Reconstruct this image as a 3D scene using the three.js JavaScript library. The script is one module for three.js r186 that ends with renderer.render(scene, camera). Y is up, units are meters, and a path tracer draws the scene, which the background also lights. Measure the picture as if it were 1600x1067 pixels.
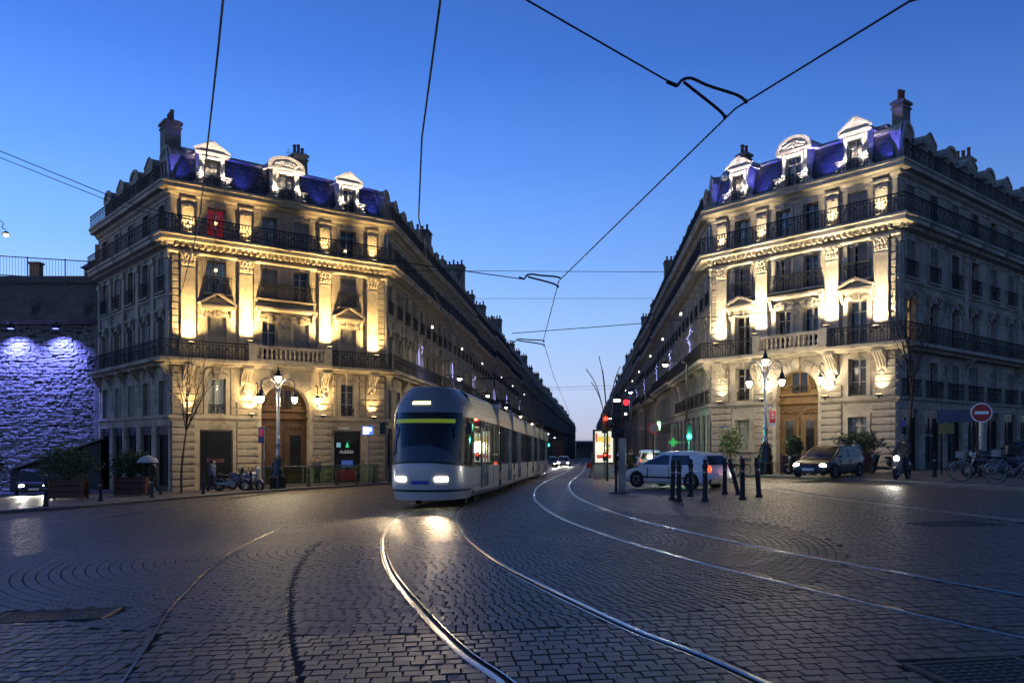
import * as THREE from 'three';
import { mergeVertices, toCreasedNormals } from 'three/addons/utils/BufferGeometryUtils.js';
import { MarchingCubes } from 'three/addons/objects/MarchingCubes.js';
import { FontLoader } from 'three/addons/loaders/FontLoader.js';
import { TextGeometry } from 'three/addons/geometries/TextGeometry.js';

// ---------------------------------------------------------------- camera, sky, light, exposure
const scene = new THREE.Scene();
const EYE = 1.4;                                  // the lens above the paving; the square falls to the left and away
const camera = new THREE.PerspectiveCamera(43.93, 1600 / 1067, 0.2, 3000);
camera.position.set(0, EYE, 0);
camera.lookAt(0, EYE, -10);
camera.setViewOffset(1600, 1067, 0, -156.5, 1600, 1067);   // rising front, uprights stay upright
const renderer = new THREE.WebGLRenderer({ antialias: true });
renderer.toneMapping = THREE.LinearToneMapping;
renderer.toneMappingExposure = 1;
renderer.shadowMap.enabled = true;

{ // clear dusk sky: deep blue overhead, pale and faintly pink above the street's end
  const W = 1024, H = 512, data = new Float32Array(W * H * 4);
  const stops = [[-90, .10, .11, .16], [-3, .36, .36, .46], [0, .56, .56, .70], [3, .54, .66, .95], [7, .38, .61, 1.05], [12, .215, .46, 1.06], [18, .112, .315, .94], [24, .060, .198, .72], [32, .038, .122, .45], [50, .040, .082, .21], [90, .042, .066, .145]];
  const az0 = Math.atan2(-.34, -.94);     // the sun went down behind the left-hand roofs
  for (let r = 0; r < H; r++) {
    const e = ((r + .5) / H - .5) * 180;
    let k = 0; while (k < stops.length - 2 && stops[k + 1][0] < e) k++;
    const a = stops[k], b = stops[k + 1]; let t = Math.min(1, Math.max(0, (e - a[0]) / (b[0] - a[0])));
    for (let c = 0; c < W; c++) {
      const az = ((c + .5) / W - .5) * 2 * Math.PI, g = (.45 + .8 * ((1 + Math.cos(az - az0)) / 2) ** 1.5) / .89;
      const i = (r * W + c) * 4;
      for (let n = 0; n < 3; n++) data[i + n] = (a[n + 1] + (b[n + 1] - a[n + 1]) * t) * g * (n === 0 ? 1.0 : 1);
      data[i + 3] = 1;
    }
  }
  const sky = new THREE.DataTexture(data, W, H, THREE.RGBAFormat, THREE.FloatType);
  sky.mapping = THREE.EquirectangularReflectionMapping; sky.magFilter = THREE.LinearFilter; sky.needsUpdate = true;
  scene.background = sky; scene.environment = sky;
}
const sun = new THREE.DirectionalLight(new THREE.Color(1, .86, .8), .06);      // last afterglow from the west
sun.position.set(-376, 44, -136); sun.target.position.set(0, 0, -40); sun.castShadow = true; sun.shadow.radius = 45;
sun.shadow.camera.left = -80; sun.shadow.camera.right = 80; sun.shadow.camera.top = 60; sun.shadow.camera.bottom = -40; sun.shadow.camera.far = 900;
scene.add(sun, sun.target);

// ---------------------------------------------------------------- helpers
let seed = 20240611;
const rnd = () => { seed = (seed + 0x6d2b79f5) | 0; let t = Math.imul(seed ^ (seed >>> 15), 1 | seed); t = (t + Math.imul(t ^ (t >>> 7), 61 | t)) ^ t; return ((t ^ (t >>> 14)) >>> 0) / 4294967296; };
const rr = (a, b) => a + (b - a) * rnd();
const pick = (a) => a[Math.floor(rnd() * a.length)];
const gy = (x, z) => .03 * x + .02 * z;            // height of the paving
const V = (x, y, z) => new THREE.Vector3(x, y, z);
const T = (x, y, z) => new THREE.Matrix4().makeTranslation(x, y, z);
const names = new Map();
function numbered(n) { const k = names.get(n) || 0; names.set(n, k + 1); return k ? n + '_' + String(k).padStart(3, '0') : n; }
function tag(o, label, category, group, kind) {
  if (label) o.userData.label = label; if (category) o.userData.category = category;
  if (group) o.userData.group = group; if (kind) o.userData.kind = kind; return o;
}
function thing(name, label, category, pos = [0, 0, 0], turn = 0, group) {
  const o = new THREE.Group(); o.name = numbered(name); o.position.set(...pos); o.rotation.y = turn; scene.add(o);
  return tag(o, label, category, group);
}
function mesh(name, geo, mat, parent, m4) {
  const m = new THREE.Mesh(geo instanceof G ? geo.done() : geo, mat); m.name = name; m.castShadow = m.receiveShadow = true;
  if (m4) { m4.decompose(m.position, m.quaternion, m.scale); }
  if (parent) parent.add(m); return m;
}
function structure(name, geo, mat, parent) { const m = mesh(parent ? name : numbered(name), geo, mat, parent || scene); if (!parent) m.userData.kind = 'structure'; return m; }

class G { // collects faces; uv in metres, chosen by each face's direction
  constructor() { this.p = []; this.n = []; this.t = []; }
  tri(a, b, c) {
    const ux = b[0] - a[0], uy = b[1] - a[1], uz = b[2] - a[2], vx = c[0] - a[0], vy = c[1] - a[1], vz = c[2] - a[2];
    let nx = uy * vz - uz * vy, ny = uz * vx - ux * vz, nz = ux * vy - uy * vx; const l = Math.hypot(nx, ny, nz); if (l < 1e-12) return this; nx /= l; ny /= l; nz /= l;
    const ax = Math.abs(nx), ay = Math.abs(ny), az = Math.abs(nz);
    for (const q of [a, b, c]) {
      this.p.push(q[0], q[1], q[2]); this.n.push(nx, ny, nz);
      if (az >= ax && az >= ay) this.t.push(q[0], q[1]); else if (ax >= ay) this.t.push(q[2], q[1]); else this.t.push(q[0], q[2]);
    }
    return this;
  }
  quad(a, b, c, d) { return this.tri(a, b, c).tri(a, c, d); }
  box(x0, x1, y0, y1, z0, z1) {
    const A = [x0, y0, z0], B = [x1, y0, z0], C = [x1, y1, z0], D = [x0, y1, z0], E = [x0, y0, z1], F = [x1, y0, z1], H = [x1, y1, z1], I = [x0, y1, z1];
    return this.quad(E, F, H, I).quad(B, A, D, C).quad(A, E, I, D).quad(F, B, C, H).quad(I, H, C, D).quad(A, B, F, E);
  }
  cham(x0, x1, y0, y1, z0, z1, c = .02) { // block with its front edges chamfered
    this.box(x0, x1, y0, y1, z0, z1 - c);
    const o = [[x0, y0, z1 - c], [x1, y0, z1 - c], [x1, y1, z1 - c], [x0, y1, z1 - c]], i = [[x0 + c, y0 + c, z1], [x1 - c, y0 + c, z1], [x1 - c, y1 - c, z1], [x0 + c, y1 - c, z1]];
    for (let k = 0; k < 4; k++) this.quad(o[k], o[(k + 1) % 4], i[(k + 1) % 4], i[k]);
    return this.quad(...i);
  }
  run(prof, u0, u1, k0 = 0, k1 = 0, closed = true) { // profile of [outward, up] carried along u, mitred by k at its ends
    const n = prof.length, L = prof.map(([w, y]) => [u0 - k0 * w, y, w]), R = prof.map(([w, y]) => [u1 + k1 * w, y, w]);
    let area = 0; for (let i = 0; i < n; i++) { const a = prof[i], b = prof[(i + 1) % n]; area += a[0] * b[1] - b[0] * a[1]; }
    for (let i = 0; i < (closed ? n : n - 1); i++) { const j = (i + 1) % n; if (area > 0) this.quad(L[j], L[i], R[i], R[j]); else this.quad(L[i], L[j], R[j], R[i]); }
    if (closed) {
      const tris = THREE.ShapeUtils.triangulateShape(prof.map(([w, y]) => new THREE.Vector2(w, y)), []);
      for (const [a, b, c] of tris) { this.tri(L[a], L[b], L[c]); this.tri(R[c], R[b], R[a]); }
    }
    return this;
  }
  add(geo, m) {
    if (geo instanceof G) { geo = geo.done(); }
    const g = geo.index ? geo.toNonIndexed() : geo.clone(); if (m) g.applyMatrix4(m);
    const p = g.attributes.position.array, n = g.attributes.normal.array, t = g.attributes.uv ? g.attributes.uv.array : null;
    for (let i = 0; i < p.length; i++) { this.p.push(p[i]); this.n.push(n[i]); }
    for (let i = 0; i < p.length / 3; i++) this.t.push(t ? t[2 * i] : 0, t ? t[2 * i + 1] : 0);
    return this;
  }
  tube(pts, r, seg = 6, steps) {
    const c = pts.length === 2 ? new THREE.LineCurve3(V(...pts[0]), V(...pts[1])) : new THREE.CatmullRomCurve3(pts.map((q) => V(...q)));
    return this.add(new THREE.TubeGeometry(c, steps || (pts.length === 2 ? 1 : pts.length * 4), r, seg, false));
  }
  rod(a, b, r0, r1 = r0, seg = 8) { // capped, may taper
    const A = V(...a), B = V(...b), d = B.clone().sub(A), L = d.length();
    const m = new THREE.Matrix4().compose(A.clone().add(B).multiplyScalar(.5), new THREE.Quaternion().setFromUnitVectors(V(0, 1, 0), d.normalize()), V(1, 1, 1));
    return this.add(new THREE.CylinderGeometry(r1, r0, L, seg), m);
  }
  lathe(pts, seg = 14, x = 0, y = 0, z = 0) { return this.add(new THREE.LatheGeometry(pts.map(([a, b]) => new THREE.Vector2(a, b)), seg), T(x, y, z)); }
  ball(x, y, z, r, sx = 1, sy = 1, sz = 1, seg = 8) { return this.add(new THREE.SphereGeometry(r, seg, Math.max(5, seg - 2)), new THREE.Matrix4().compose(V(x, y, z), new THREE.Quaternion(), V(sx, sy, sz))); }
  shape(outline, depth, m, bevel = 0, holes = []) {
    const s = new THREE.Shape(outline.map(([a, b]) => new THREE.Vector2(a, b)));
    for (const h of holes) s.holes.push(new THREE.Path(h.map(([a, b]) => new THREE.Vector2(a, b))));
    return this.add(new THREE.ExtrudeGeometry(s, { depth: depth - 2 * bevel, bevelEnabled: bevel > 0, bevelThickness: bevel, bevelSize: bevel, bevelSegments: 2, curveSegments: 8 }), (m || new THREE.Matrix4()).clone().multiply(T(0, 0, bevel)));
  }
  spiral(x, y, z, r, turns, dir = 1, a0 = 0, th = .03) { // a flat scroll in the x-y plane
    const q = []; const n = Math.ceil(turns * 10); for (let i = 0; i <= n; i++) { const t = i / n, a = a0 + dir * turns * 2 * Math.PI * t, R = r * (1 - .8 * t); q.push([x + R * Math.cos(a), y + R * Math.sin(a), z]); }
    return this.tube(q, th, 4, n * 1);
  }
  done() {
    if (this.g) return this.g;
    const g = new THREE.BufferGeometry();
    g.setAttribute('position', new THREE.Float32BufferAttribute(this.p, 3)); g.setAttribute('normal', new THREE.Float32BufferAttribute(this.n, 3)); g.setAttribute('uv', new THREE.Float32BufferAttribute(this.t, 2));
    return this.g = g;
  }
}
const cache = new Map(), cached = (key, make) => { if (!cache.has(key)) { const g = make(); cache.set(key, g instanceof G ? g.done() : g); } return cache.get(key); };
const arcPts = (cx, cy, r, a0, a1, n = 14, ry = r) => Array.from({ length: n + 1 }, (_, i) => { const a = a0 + (a1 - a0) * i / n; return [cx + r * Math.cos(a), cy + ry * Math.sin(a)]; });

// ---------------------------------------------------------------- textures (tiling noise)
function noiseGrid(n, s) { let q = s; const r = () => { q = (Math.imul(q, 1664525) + 1013904223) | 0; return (q >>> 8) / 16777216; }; return Float32Array.from({ length: n * n }, r); }
function fbm(N, base, octs, s, gain = .55) {
  const out = new Float32Array(N * N); let amp = 1, tot = 0;
  for (let o = 0; o < octs; o++) {
    const n = base << o, g = noiseGrid(n, s + o * 77);
    for (let y = 0; y < N; y++) for (let x = 0; x < N; x++) {
      const fx = x / N * n, fy = y / N * n, ix = Math.floor(fx), iy = Math.floor(fy), u = fx - ix, v = fy - iy, su = u * u * (3 - 2 * u), sv = v * v * (3 - 2 * v);
      const a = g[(iy % n) * n + ix % n], b = g[(iy % n) * n + (ix + 1) % n], c = g[((iy + 1) % n) * n + ix % n], d = g[((iy + 1) % n) * n + (ix + 1) % n];
      out[y * N + x] += amp * (a + (b - a) * su + (c - a) * sv + (a - b - c + d) * su * sv);
    }
    tot += amp; amp *= gain;
  }
  for (let i = 0; i < out.length; i++) out[i] /= tot; return out;
}
function tex(N, f, metres, srgb = true) {
  const d = new Uint8Array(N * N * 4);
  for (let y = 0; y < N; y++) for (let x = 0; x < N; x++) { const c = f(x, y, y * N + x), i = (y * N + x) * 4; for (let k = 0; k < 3; k++) d[i + k] = Math.max(0, Math.min(255, 255 * (Array.isArray(c) ? c[k] : c))); d[i + 3] = 255; }
  const t = new THREE.DataTexture(d, N, N); t.wrapS = t.wrapT = THREE.RepeatWrapping; t.magFilter = THREE.LinearFilter; t.minFilter = THREE.LinearMipmapLinearFilter;
  t.repeat.set(1 / metres, 1 / metres); if (srgb) t.colorSpace = THREE.SRGBColorSpace; t.needsUpdate = true; return t;
}
const nA = fbm(512, 4, 7, 11), nB = fbm(512, 16, 5, 57), nC = fbm(512, 3, 4, 91);
const stoneTex = tex(512, (x, y, i) => { const v = .80 + .30 * (nA[i] - .5) + .16 * (nB[i] - .5) - Math.max(0, nC[(i * 1) % nC.length] - .54) * 1.25; return [v, v * .985, v * .96]; }, 3.7);
const roughTex = tex(512, (x, y, i) => .35 + .9 * (nA[i] - .35), 2.3, false);
const grainTex = tex(512, (x, y, i) => .5 + .6 * (nB[i] - .5) + .3 * (nA[i] - .5), 1.1, false);
const slateTex = tex(512, (x, y, i) => { const row = Math.floor(y / 32), o = (row % 2) * 20, cx = Math.floor((x + o) / 40); const h = Math.abs(Math.sin(cx * 12.99 + row * 78.2) * 43758.5) % 1; const edge = (y % 32 < 4 || (x + o) % 40 < 3) ? .38 : 1; const v = (.72 + .3 * h + .25 * (nB[i] - .5)) * edge; return [v, v, v]; }, 4.6);
const woodTex = tex(512, (x, y, i) => { const w = .72 + .35 * (nB[y * 0 + ((x * 1) % 512) + 512 * ((y >> 4) % 512)] - .5) + .2 * (nA[i] - .5); return [w, w, w]; }, 1.3);

const M = {};
const std = (o) => new THREE.MeshStandardMaterial(o), lin = (r, g, b) => new THREE.Color().setRGB(r, g, b);
const stone = (r, g, b) => std({ color: lin(r, g, b), map: stoneTex, roughness: .86, bumpMap: grainTex, bumpScale: .012 });
M.stoneL = stone(.56, .48, .36); M.stoneLtrim = stone(.60, .52, .40); M.stoneR = stone(.60, .545, .46); M.stoneRtrim = stone(.63, .575, .49);
M.slate = std({ color: lin(.07, .074, .09), map: slateTex, roughness: .55, bumpMap: slateTex, bumpScale: .01 });
M.zinc = std({ color: lin(.30, .31, .33), metalness: .6, roughness: .45, map: stoneTex });
M.iron = std({ color: lin(.012, .0125, .014), roughness: .75 });
M.ironPost = std({ color: lin(.03, .034, .034), roughness: .42, metalness: .4, roughnessMap: roughTex });
M.pane = std({ color: lin(.012, .014, .018), roughness: .08, metalness: 0 });
M.frame = std({ color: lin(.50, .48, .44), roughness: .6, map: stoneTex });
M.shutter = std({ color: lin(.33, .315, .29), roughness: .7, map: stoneTex });
M.shutterDark = std({ color: lin(.10, .10, .10), roughness: .7, map: stoneTex });
M.curtain = std({ color: lin(.55, .52, .46), roughness: .95 });
M.dark = std({ color: lin(.012, .012, .013), roughness: .9 });
M.glass = new THREE.MeshPhysicalMaterial({ color: lin(.9, .93, .92), transmission: 1, thickness: 0, roughness: .03, ior: 1.5 });
M.wood = std({ color: lin(.125, .06, .022), map: woodTex, roughness: .5, bumpMap: woodTex, bumpScale: .004 });
M.woodDark = std({ color: lin(.10, .045, .018), map: woodTex, roughness: .5, bumpMap: woodTex, bumpScale: .004 });
M.brick = std({ color: lin(.22, .12, .09), map: stoneTex, roughness: .9, bumpMap: grainTex, bumpScale: .02 });
M.chimney = stone(.30, .27, .235);
M.pot = std({ color: lin(.30, .12, .07), roughness: .85, map: stoneTex });
const glow = (r, g, b, k) => std({ color: lin(.02, .02, .02), emissive: lin(r, g, b), emissiveIntensity: k, roughness: .4 });
M.lampWarm = glow(1, .74, .36, 14); M.lampWhite = glow(1, .9, .68, 16); M.lampPale = glow(1, .93, .8, 30);
M.winWarm = glow(1, .62, .25, .55); M.winRed = glow(.75, .03, .05, .2); M.winBulb = glow(1, .7, .35, 5); M.winWhite = glow(.9, 1, .95, .8);
M.blueLens = glow(.16, .2, 1, 8); M.whiteLens = glow(1, .9, .8, 4); M.warmLens = glow(1, .72, .34, 10);
M.steel = std({ color: lin(.42, .42, .43), metalness: 1, roughness: .26 });
M.galv = std({ color: lin(.34, .35, .36), metalness: .7, roughness: .45, roughnessMap: roughTex });
M.black = std({ color: lin(.014, .014, .015), roughness: .55 });
M.rubber = std({ color: lin(.018, .018, .019), roughness: .85 });
M.white = std({ color: lin(.78, .78, .77), roughness: .45 });
M.red = std({ color: lin(.36, .012, .016), roughness: .45 });
M.signBlue = std({ color: lin(.02, .08, .42), roughness: .45 });

function spot(pos, aim, color, I, angle, pen = 1, radius = 2) {
  const l = new THREE.SpotLight(color, I, 0, angle, pen, 2); l.position.copy(pos); l.target.position.copy(aim); l.castShadow = true; l.shadow.radius = radius; l.name = 'spot_light'; scene.add(l, l.target); return l;
}
function point(pos, color, I, radius = 4) { const l = new THREE.PointLight(color, I, 0, 2); l.position.copy(pos); l.castShadow = true; l.shadow.radius = radius; l.name = 'point_light'; scene.add(l); return l; }
const font = await new FontLoader().loadAsync('fonts/droid/droid_sans_bold.typeface.json');
const fontSerif = await new FontLoader().loadAsync('fonts/droid/droid_serif_regular.typeface.json');
function text(str, size, depth = .01, f = font) { const g = new TextGeometry(str, { font: f, size, depth, curveSegments: 3 }); g.computeBoundingBox(); const b = g.boundingBox; g.translate(-(b.min.x + b.max.x) / 2, 0, 0); return g; }
// ---------------------------------------------------------------- facade kit (local axes: u to the right, y up, w outwards)
function faceOf(P0, P1) { // [x, z] corners, left to right as seen from outside
  const dx = P1[0] - P0[0], dz = P1[1] - P0[1], L = Math.hypot(dx, dz), U = V(dx / L, 0, dz / L), W = V(-U.z, 0, U.x);
  const m = new THREE.Matrix4().makeBasis(U, V(0, 1, 0), W).setPosition(P0[0], 0, P0[1]);
  return { L, m, U, W, at: (u, y, w) => V(u, y, w).applyMatrix4(m), ground: (u, w = 0) => { const q = V(u, 0, w).applyMatrix4(m); return gy(q.x, q.z); } };
}
class Building {
  constructor(name, label, category, O, group) { this.o = thing(name, label, category, [O[0], gy(O[0], O[1]), O[1]], 0, group); this.inv = T(-O[0], -gy(O[0], O[1]), -O[1]); }
  put(name, geo, mat, face, x = 0, y = 0, z = 0) { return mesh(name, geo, mat, this.o, this.inv.clone().multiply(face.m).multiply(T(x, y, z))); }
}
function wall(g, u0, u1, y0, y1, ops = [], t = .45) {
  u0 += .003; u1 -= .003; let c = u0;
  for (const o of ops.slice().sort((a, b) => a[0] - b[0])) {
    if (o[0] > c) g.box(c, o[0], y0, y1, -t, 0);
    if (o[2] > y0 + .001) g.box(o[0], o[1], y0, o[2], -t, 0);
    if (o[3] < y1 - .001) g.box(o[0], o[1], o[3], y1, -t, 0);
    c = o[1];
  }
  if (c < u1) g.box(c, u1, y0, y1, -t, 0);
}
const round = (x) => Math.round(x * 20) / 20;
function windowGeo(w, h, transom) { return cached(`win${round(w)}_${round(h)}_${transom}`, () => {
  const g = new G(), a = w / 2; g.box(-a, -a + .07, 0, h, -.3, -.2).box(a - .07, a, 0, h, -.3, -.2).box(-a + .07, a - .07, h - .08, h, -.3, -.2).box(-a + .07, a - .07, 0, .1, -.3, -.2).box(-.05, .05, .1, h - .08, -.29, -.19);
  if (transom) g.box(-a + .07, -.05, h * .74, h * .74 + .06, -.29, -.2).box(.05, a - .07, h * .74, h * .74 + .06, -.29, -.2).box(-a + .07, -.05, h * .37, h * .37 + .04, -.29, -.21).box(.05, a - .07, h * .37, h * .37 + .04, -.29, -.21);
  return g; }); }
function paneGeo(w, h, side) { return cached(`pane${round(w)}_${round(h)}_${side}`, () => { const a = w / 2 - .07, g = new G(); return side === 0 ? g.box(-a, a, .1, h - .08, -.275, -.255) : side < 0 ? g.box(-a, -.05, .1, h - .08, -.275, -.255) : g.box(.05, a, .1, h - .08, -.275, -.255); }); }
function shutterGeo(w, h) { return cached(`shut${round(w)}_${round(h)}`, () => { const g = new G(), a = w / 2; g.box(-a, a, 0, h, -.03, 0).box(-a, -a + .07, 0, h, 0, .025).box(a - .07, a, 0, h, 0, .025); for (const y of [0, h * .48, h - .09]) g.box(-a + .07, a - .07, y, y + .09, 0, .025); const n = Math.floor(h / .13); for (let i = 0; i < n; i++) { const y = .1 + (h - .2) * i / n; g.quad([-a + .07, y, .018], [a - .07, y, .018], [a - .07, y + .08, 0], [-a + .07, y + .08, 0]); } return g; }); }
function curtainGeo(w, h) { return cached(`curt${round(w)}_${round(h)}`, () => { const g = new G(), n = 12; for (const s of [-1, 1]) for (let i = 0; i < n; i++) { const x = (k) => s * (w / 2 - .04 - k * w * .036 - .0), z = (k) => -.42 + .03 * Math.sin(k * 1.9); const f = (k, y) => [x(k) - s * (y ? .1 * w * k / n : 0), y, z(k)]; const q = [f(i, 0), f(i + 1, 0), f(i + 1, h), f(i, h)]; if (s > 0) q.reverse(); g.quad(...q); } return g; }); }
// kind: glass, dark, curtain, shut, ajar, lit (material in opt)
function windowAt(b, F, uc, y0, w, h, kind, opt = {}) {
  const f = b.put('window', windowGeo(w, h, opt.transom ?? true), opt.frame || M.frame, F, uc, y0, 0);
  if (kind === 'shut' || kind === 'ajar') {
    const a = kind === 'ajar' ? .5 : 0;
    for (const s of [-1, 1]) { const q = mesh('shutter', shutterGeo(w / 2 - .01, h - .02), opt.shutter || M.shutter, f); q.position.set(s * (w / 4), .01, -.05); if (a) { q.position.set(s * (w / 2 - w / 4 * Math.cos(a)), .01, -.12 + w / 4 * Math.sin(a) * .9); q.rotation.y = s * a; } }
    if (!a) return f;
  }
  if (kind === 'curtain') { const p = mesh('pane', paneGeo(w, h, 0), M.glass, f); mesh('curtain', curtainGeo(w, h), M.curtain, f); mesh('room_back', cached(`back${round(w)}_${round(h)}`, () => new G().box(-w / 2, w / 2, 0, h, -.62, -.6)), M.dark, f); return f; }
  const mat = kind === 'lit' ? opt.lit : M.pane;
  if (opt.simple) mesh(kind === 'lit' ? 'lit_window_pane' : 'pane', paneGeo(w, h, 0), mat, f); else for (const s of [-1, 1]) mesh(kind === 'lit' ? 'lit_window_pane' : 'pane', paneGeo(w, h, s), mat, f);
  return f;
}
function railGeo(L, h, fancy = true) { return cached(`rail${L.toFixed(2)}_${h}_${fancy}`, () => {
  const g = new G(); g.box(0, L, h - .05, h, -.03, .03).box(0, L, .04, .08, -.02, .02).box(0, L, h * .76, h * .76 + .025, -.015, .015);
  const n = Math.max(2, Math.round(L / (fancy ? .19 : .2)));
  for (let i = 0; i <= n; i++) { const x = Math.min(L - .013, Math.max(.013, L * i / n)); g.box(x - .010, x + .010, .08, h - .05, -.010, .010); }
  if (fancy) for (let i = 0; i < n; i++) { const x = L * (i + .5) / n, r = L / n * .42; for (const [y, q] of [[h * .86, r], [h * .5, r * 1.1], [h * .24, r * 1.1]]) g.add(new THREE.TorusGeometry(q, .010, 3, 8), T(x, y, 0)); if (i % 3 === 1) { g.ball(x, h * .62, .02, .06, 1, 1.3, .5, 6); } }
  return g; }); }
function railing(b, F, u0, u1, y, w, h = 1, fancy = true, name = 'balcony_railing') { return b.put(name, railGeo(u1 - u0, h, fancy), M.iron, F, u0, y, w); }
// mouldings as [outward, up] profiles
const corniceProf = (y0, y1, d) => { const h = y1 - y0; return [[-.1, y0], [.06, y0], [.08, y0 + h * .18], [d * .35, y0 + h * .34], [d * .42, y0 + h * .5], [d * .86, y0 + h * .56], [d * .88, y0 + h * .8], [d, y0 + h * .86], [d, y1], [-.1, y1]]; };
const slabProf = (y0, y1, d) => { const h = y1 - y0; return [[-.1, y0], [d * .55, y0], [d * .62, y0 + h * .35], [d * .95, y0 + h * .45], [d, y0 + h * .6], [d, y1], [-.1, y1]]; };
const bandProf = (y0, y1, d) => [[-.1, y0], [d * .5, y0], [d, y0 + (y1 - y0) * .45], [d, y1], [-.1, y1]];
const surround = (g, uc, y0, w, h, d = .07, t = .17, key = true) => { const a = w / 2; g.box(uc - a - t, uc - a, y0, y0 + h + t, 0, d).box(uc + a, uc + a + t, y0, y0 + h + t, 0, d).box(uc - a, uc + a, y0 + h, y0 + h + t, 0, d); if (key) g.cham(uc - .16, uc + .16, y0 + h - .04, y0 + h + t + .14, 0, d + .09, .03); };
function carving(g, uc, y, w, h, z = .06) { // acanthus scrolls either side of a shell
  for (const s of [-1, 1]) { g.spiral(uc + s * w * .2, y + h * .42, z, h * .34, 1.3, -s, s > 0 ? Math.PI : 0, .035); g.spiral(uc + s * w * .38, y + h * .32, z, h * .24, 1.2, s, s > 0 ? Math.PI : 0, .03); for (let k = 0; k < 4; k++) g.ball(uc + s * w * (.1 + .11 * k), y + h * (.72 - .1 * k), z, .07, 1.5, .8, .7, 6); }
  for (let k = -2; k <= 2; k++) g.ball(uc + k * h * .13, y + h * (.62 - .05 * k * k), z + .03, h * .15, .5, 1.5, .6, 6); g.ball(uc, y + h * .3, z + .04, h * .17, 1, 1, .7, 7);
}
function capitalGeo(w, h, d) { return cached(`cap${w}_${h}_${d}`, () => {
  const g = new G(), a = w / 2; g.run([[0, 0], [d + .02, 0], [d + .05, h * .1], [d + .02, h * .16], [d + .03, h * .5], [d + .15, h * .86], [0, h * .86]], -a, a, .0, .0); g.box(-a - .12, a + .12, h * .86, h, 0, d + .2);
  for (let r = 0; r < 2; r++) for (let k = 0; k < 4; k++) g.ball(-a + w * (k + .5 + (r ? 0 : 0)) / 4, h * (.3 + .28 * r), d + .06 + .03 * r, .085, 1, 1.6, .8, 6);
  for (const s of [-1, 1]) { g.spiral(s * (a - .06), h * .76, d + .16, .11, 1.2, s, Math.PI / 2, .03); } g.ball(0, h * .78, d + .17, .07, 1.2, 1, .7, 6); return g; }); }
function pilasterGeo(w, h, d) { return cached(`pil${w}_${h}_${d}`, () => { const a = w / 2, g = new G(); g.box(-a - .09, a + .09, 0, .22, 0, d + .1).box(-a - .05, a + .05, .22, .36, 0, d + .06); g.box(-a, a, .36, h, 0, d); g.box(-a, -a + .1, .5, h - .1, d, d + .035).box(a - .1, a, .5, h - .1, d, d + .035).box(-a + .1, a - .1, h - .2, h - .1, d, d + .035).box(-a + .1, a - .1, .5, .62, d, d + .035); return g; }); }
function bracketGeo(w, h, d) { return cached(`brk${w}_${h}_${d}`, () => { const g = new G(), pr = []; pr.push([0, 0]); for (let i = 0; i <= 14; i++) { const t = i / 14; pr.push([.06 + (d - .06) * (t ** 1.6) + .05 * Math.sin(t * 9), h * (.04 + .9 * t)]); } pr.push([d, h], [0, h]); g.run(pr, -w / 2, w / 2); g.box(-w / 2 - .05, w / 2 + .05, h - .1, h, 0, d + .06); for (const s of [-1, 0, 1]) g.tube([[s * w * .28, h * .2, .14], [s * w * .28, h * .5, d * .42 + .08], [s * w * .28, h * .86, d * .86 + .06]], .045, 5, 6); g.ball(0, h * .02, .07, .12, 1.3, 1.5, .7, 6); return g; }); }
function pedimentGeo(w, h, d) { return cached(`ped${w}_${h}_${d}`, () => { const g = new G(), a = w / 2; g.box(-a, a, 0, .13, 0, d).box(-a + .08, a - .08, -.1, 0, 0, d * .7); g.shape([[-a, .13], [a, .13], [0, h]], d * .35); const s = Math.atan2(h - .13, a), l = Math.hypot(h - .13, a); for (const k of [-1, 1]) { const m = T(k * a, .13, 0).multiply(new THREE.Matrix4().makeRotationZ(k > 0 ? Math.PI - s : s)); const q = new G(); k < 0 ? q.box(0, l, 0, .14, 0, d) : q.box(0, l, -.14, 0, 0, d); g.add(q, m); } return g; }); }
function balusterGeo(h) { return cached('balus' + h, () => new G().lathe([[0, 0], [.09, 0], [.09, .08], [.05, .1], [.06, .14], [.1, h * .34], [.085, h * .48], [.045, h * .68], [.05, h * .74], [.075, h * .78], [.05, h * .82], [.09, h - .08], [.09, h], [0, h]], 8)); }

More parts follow.
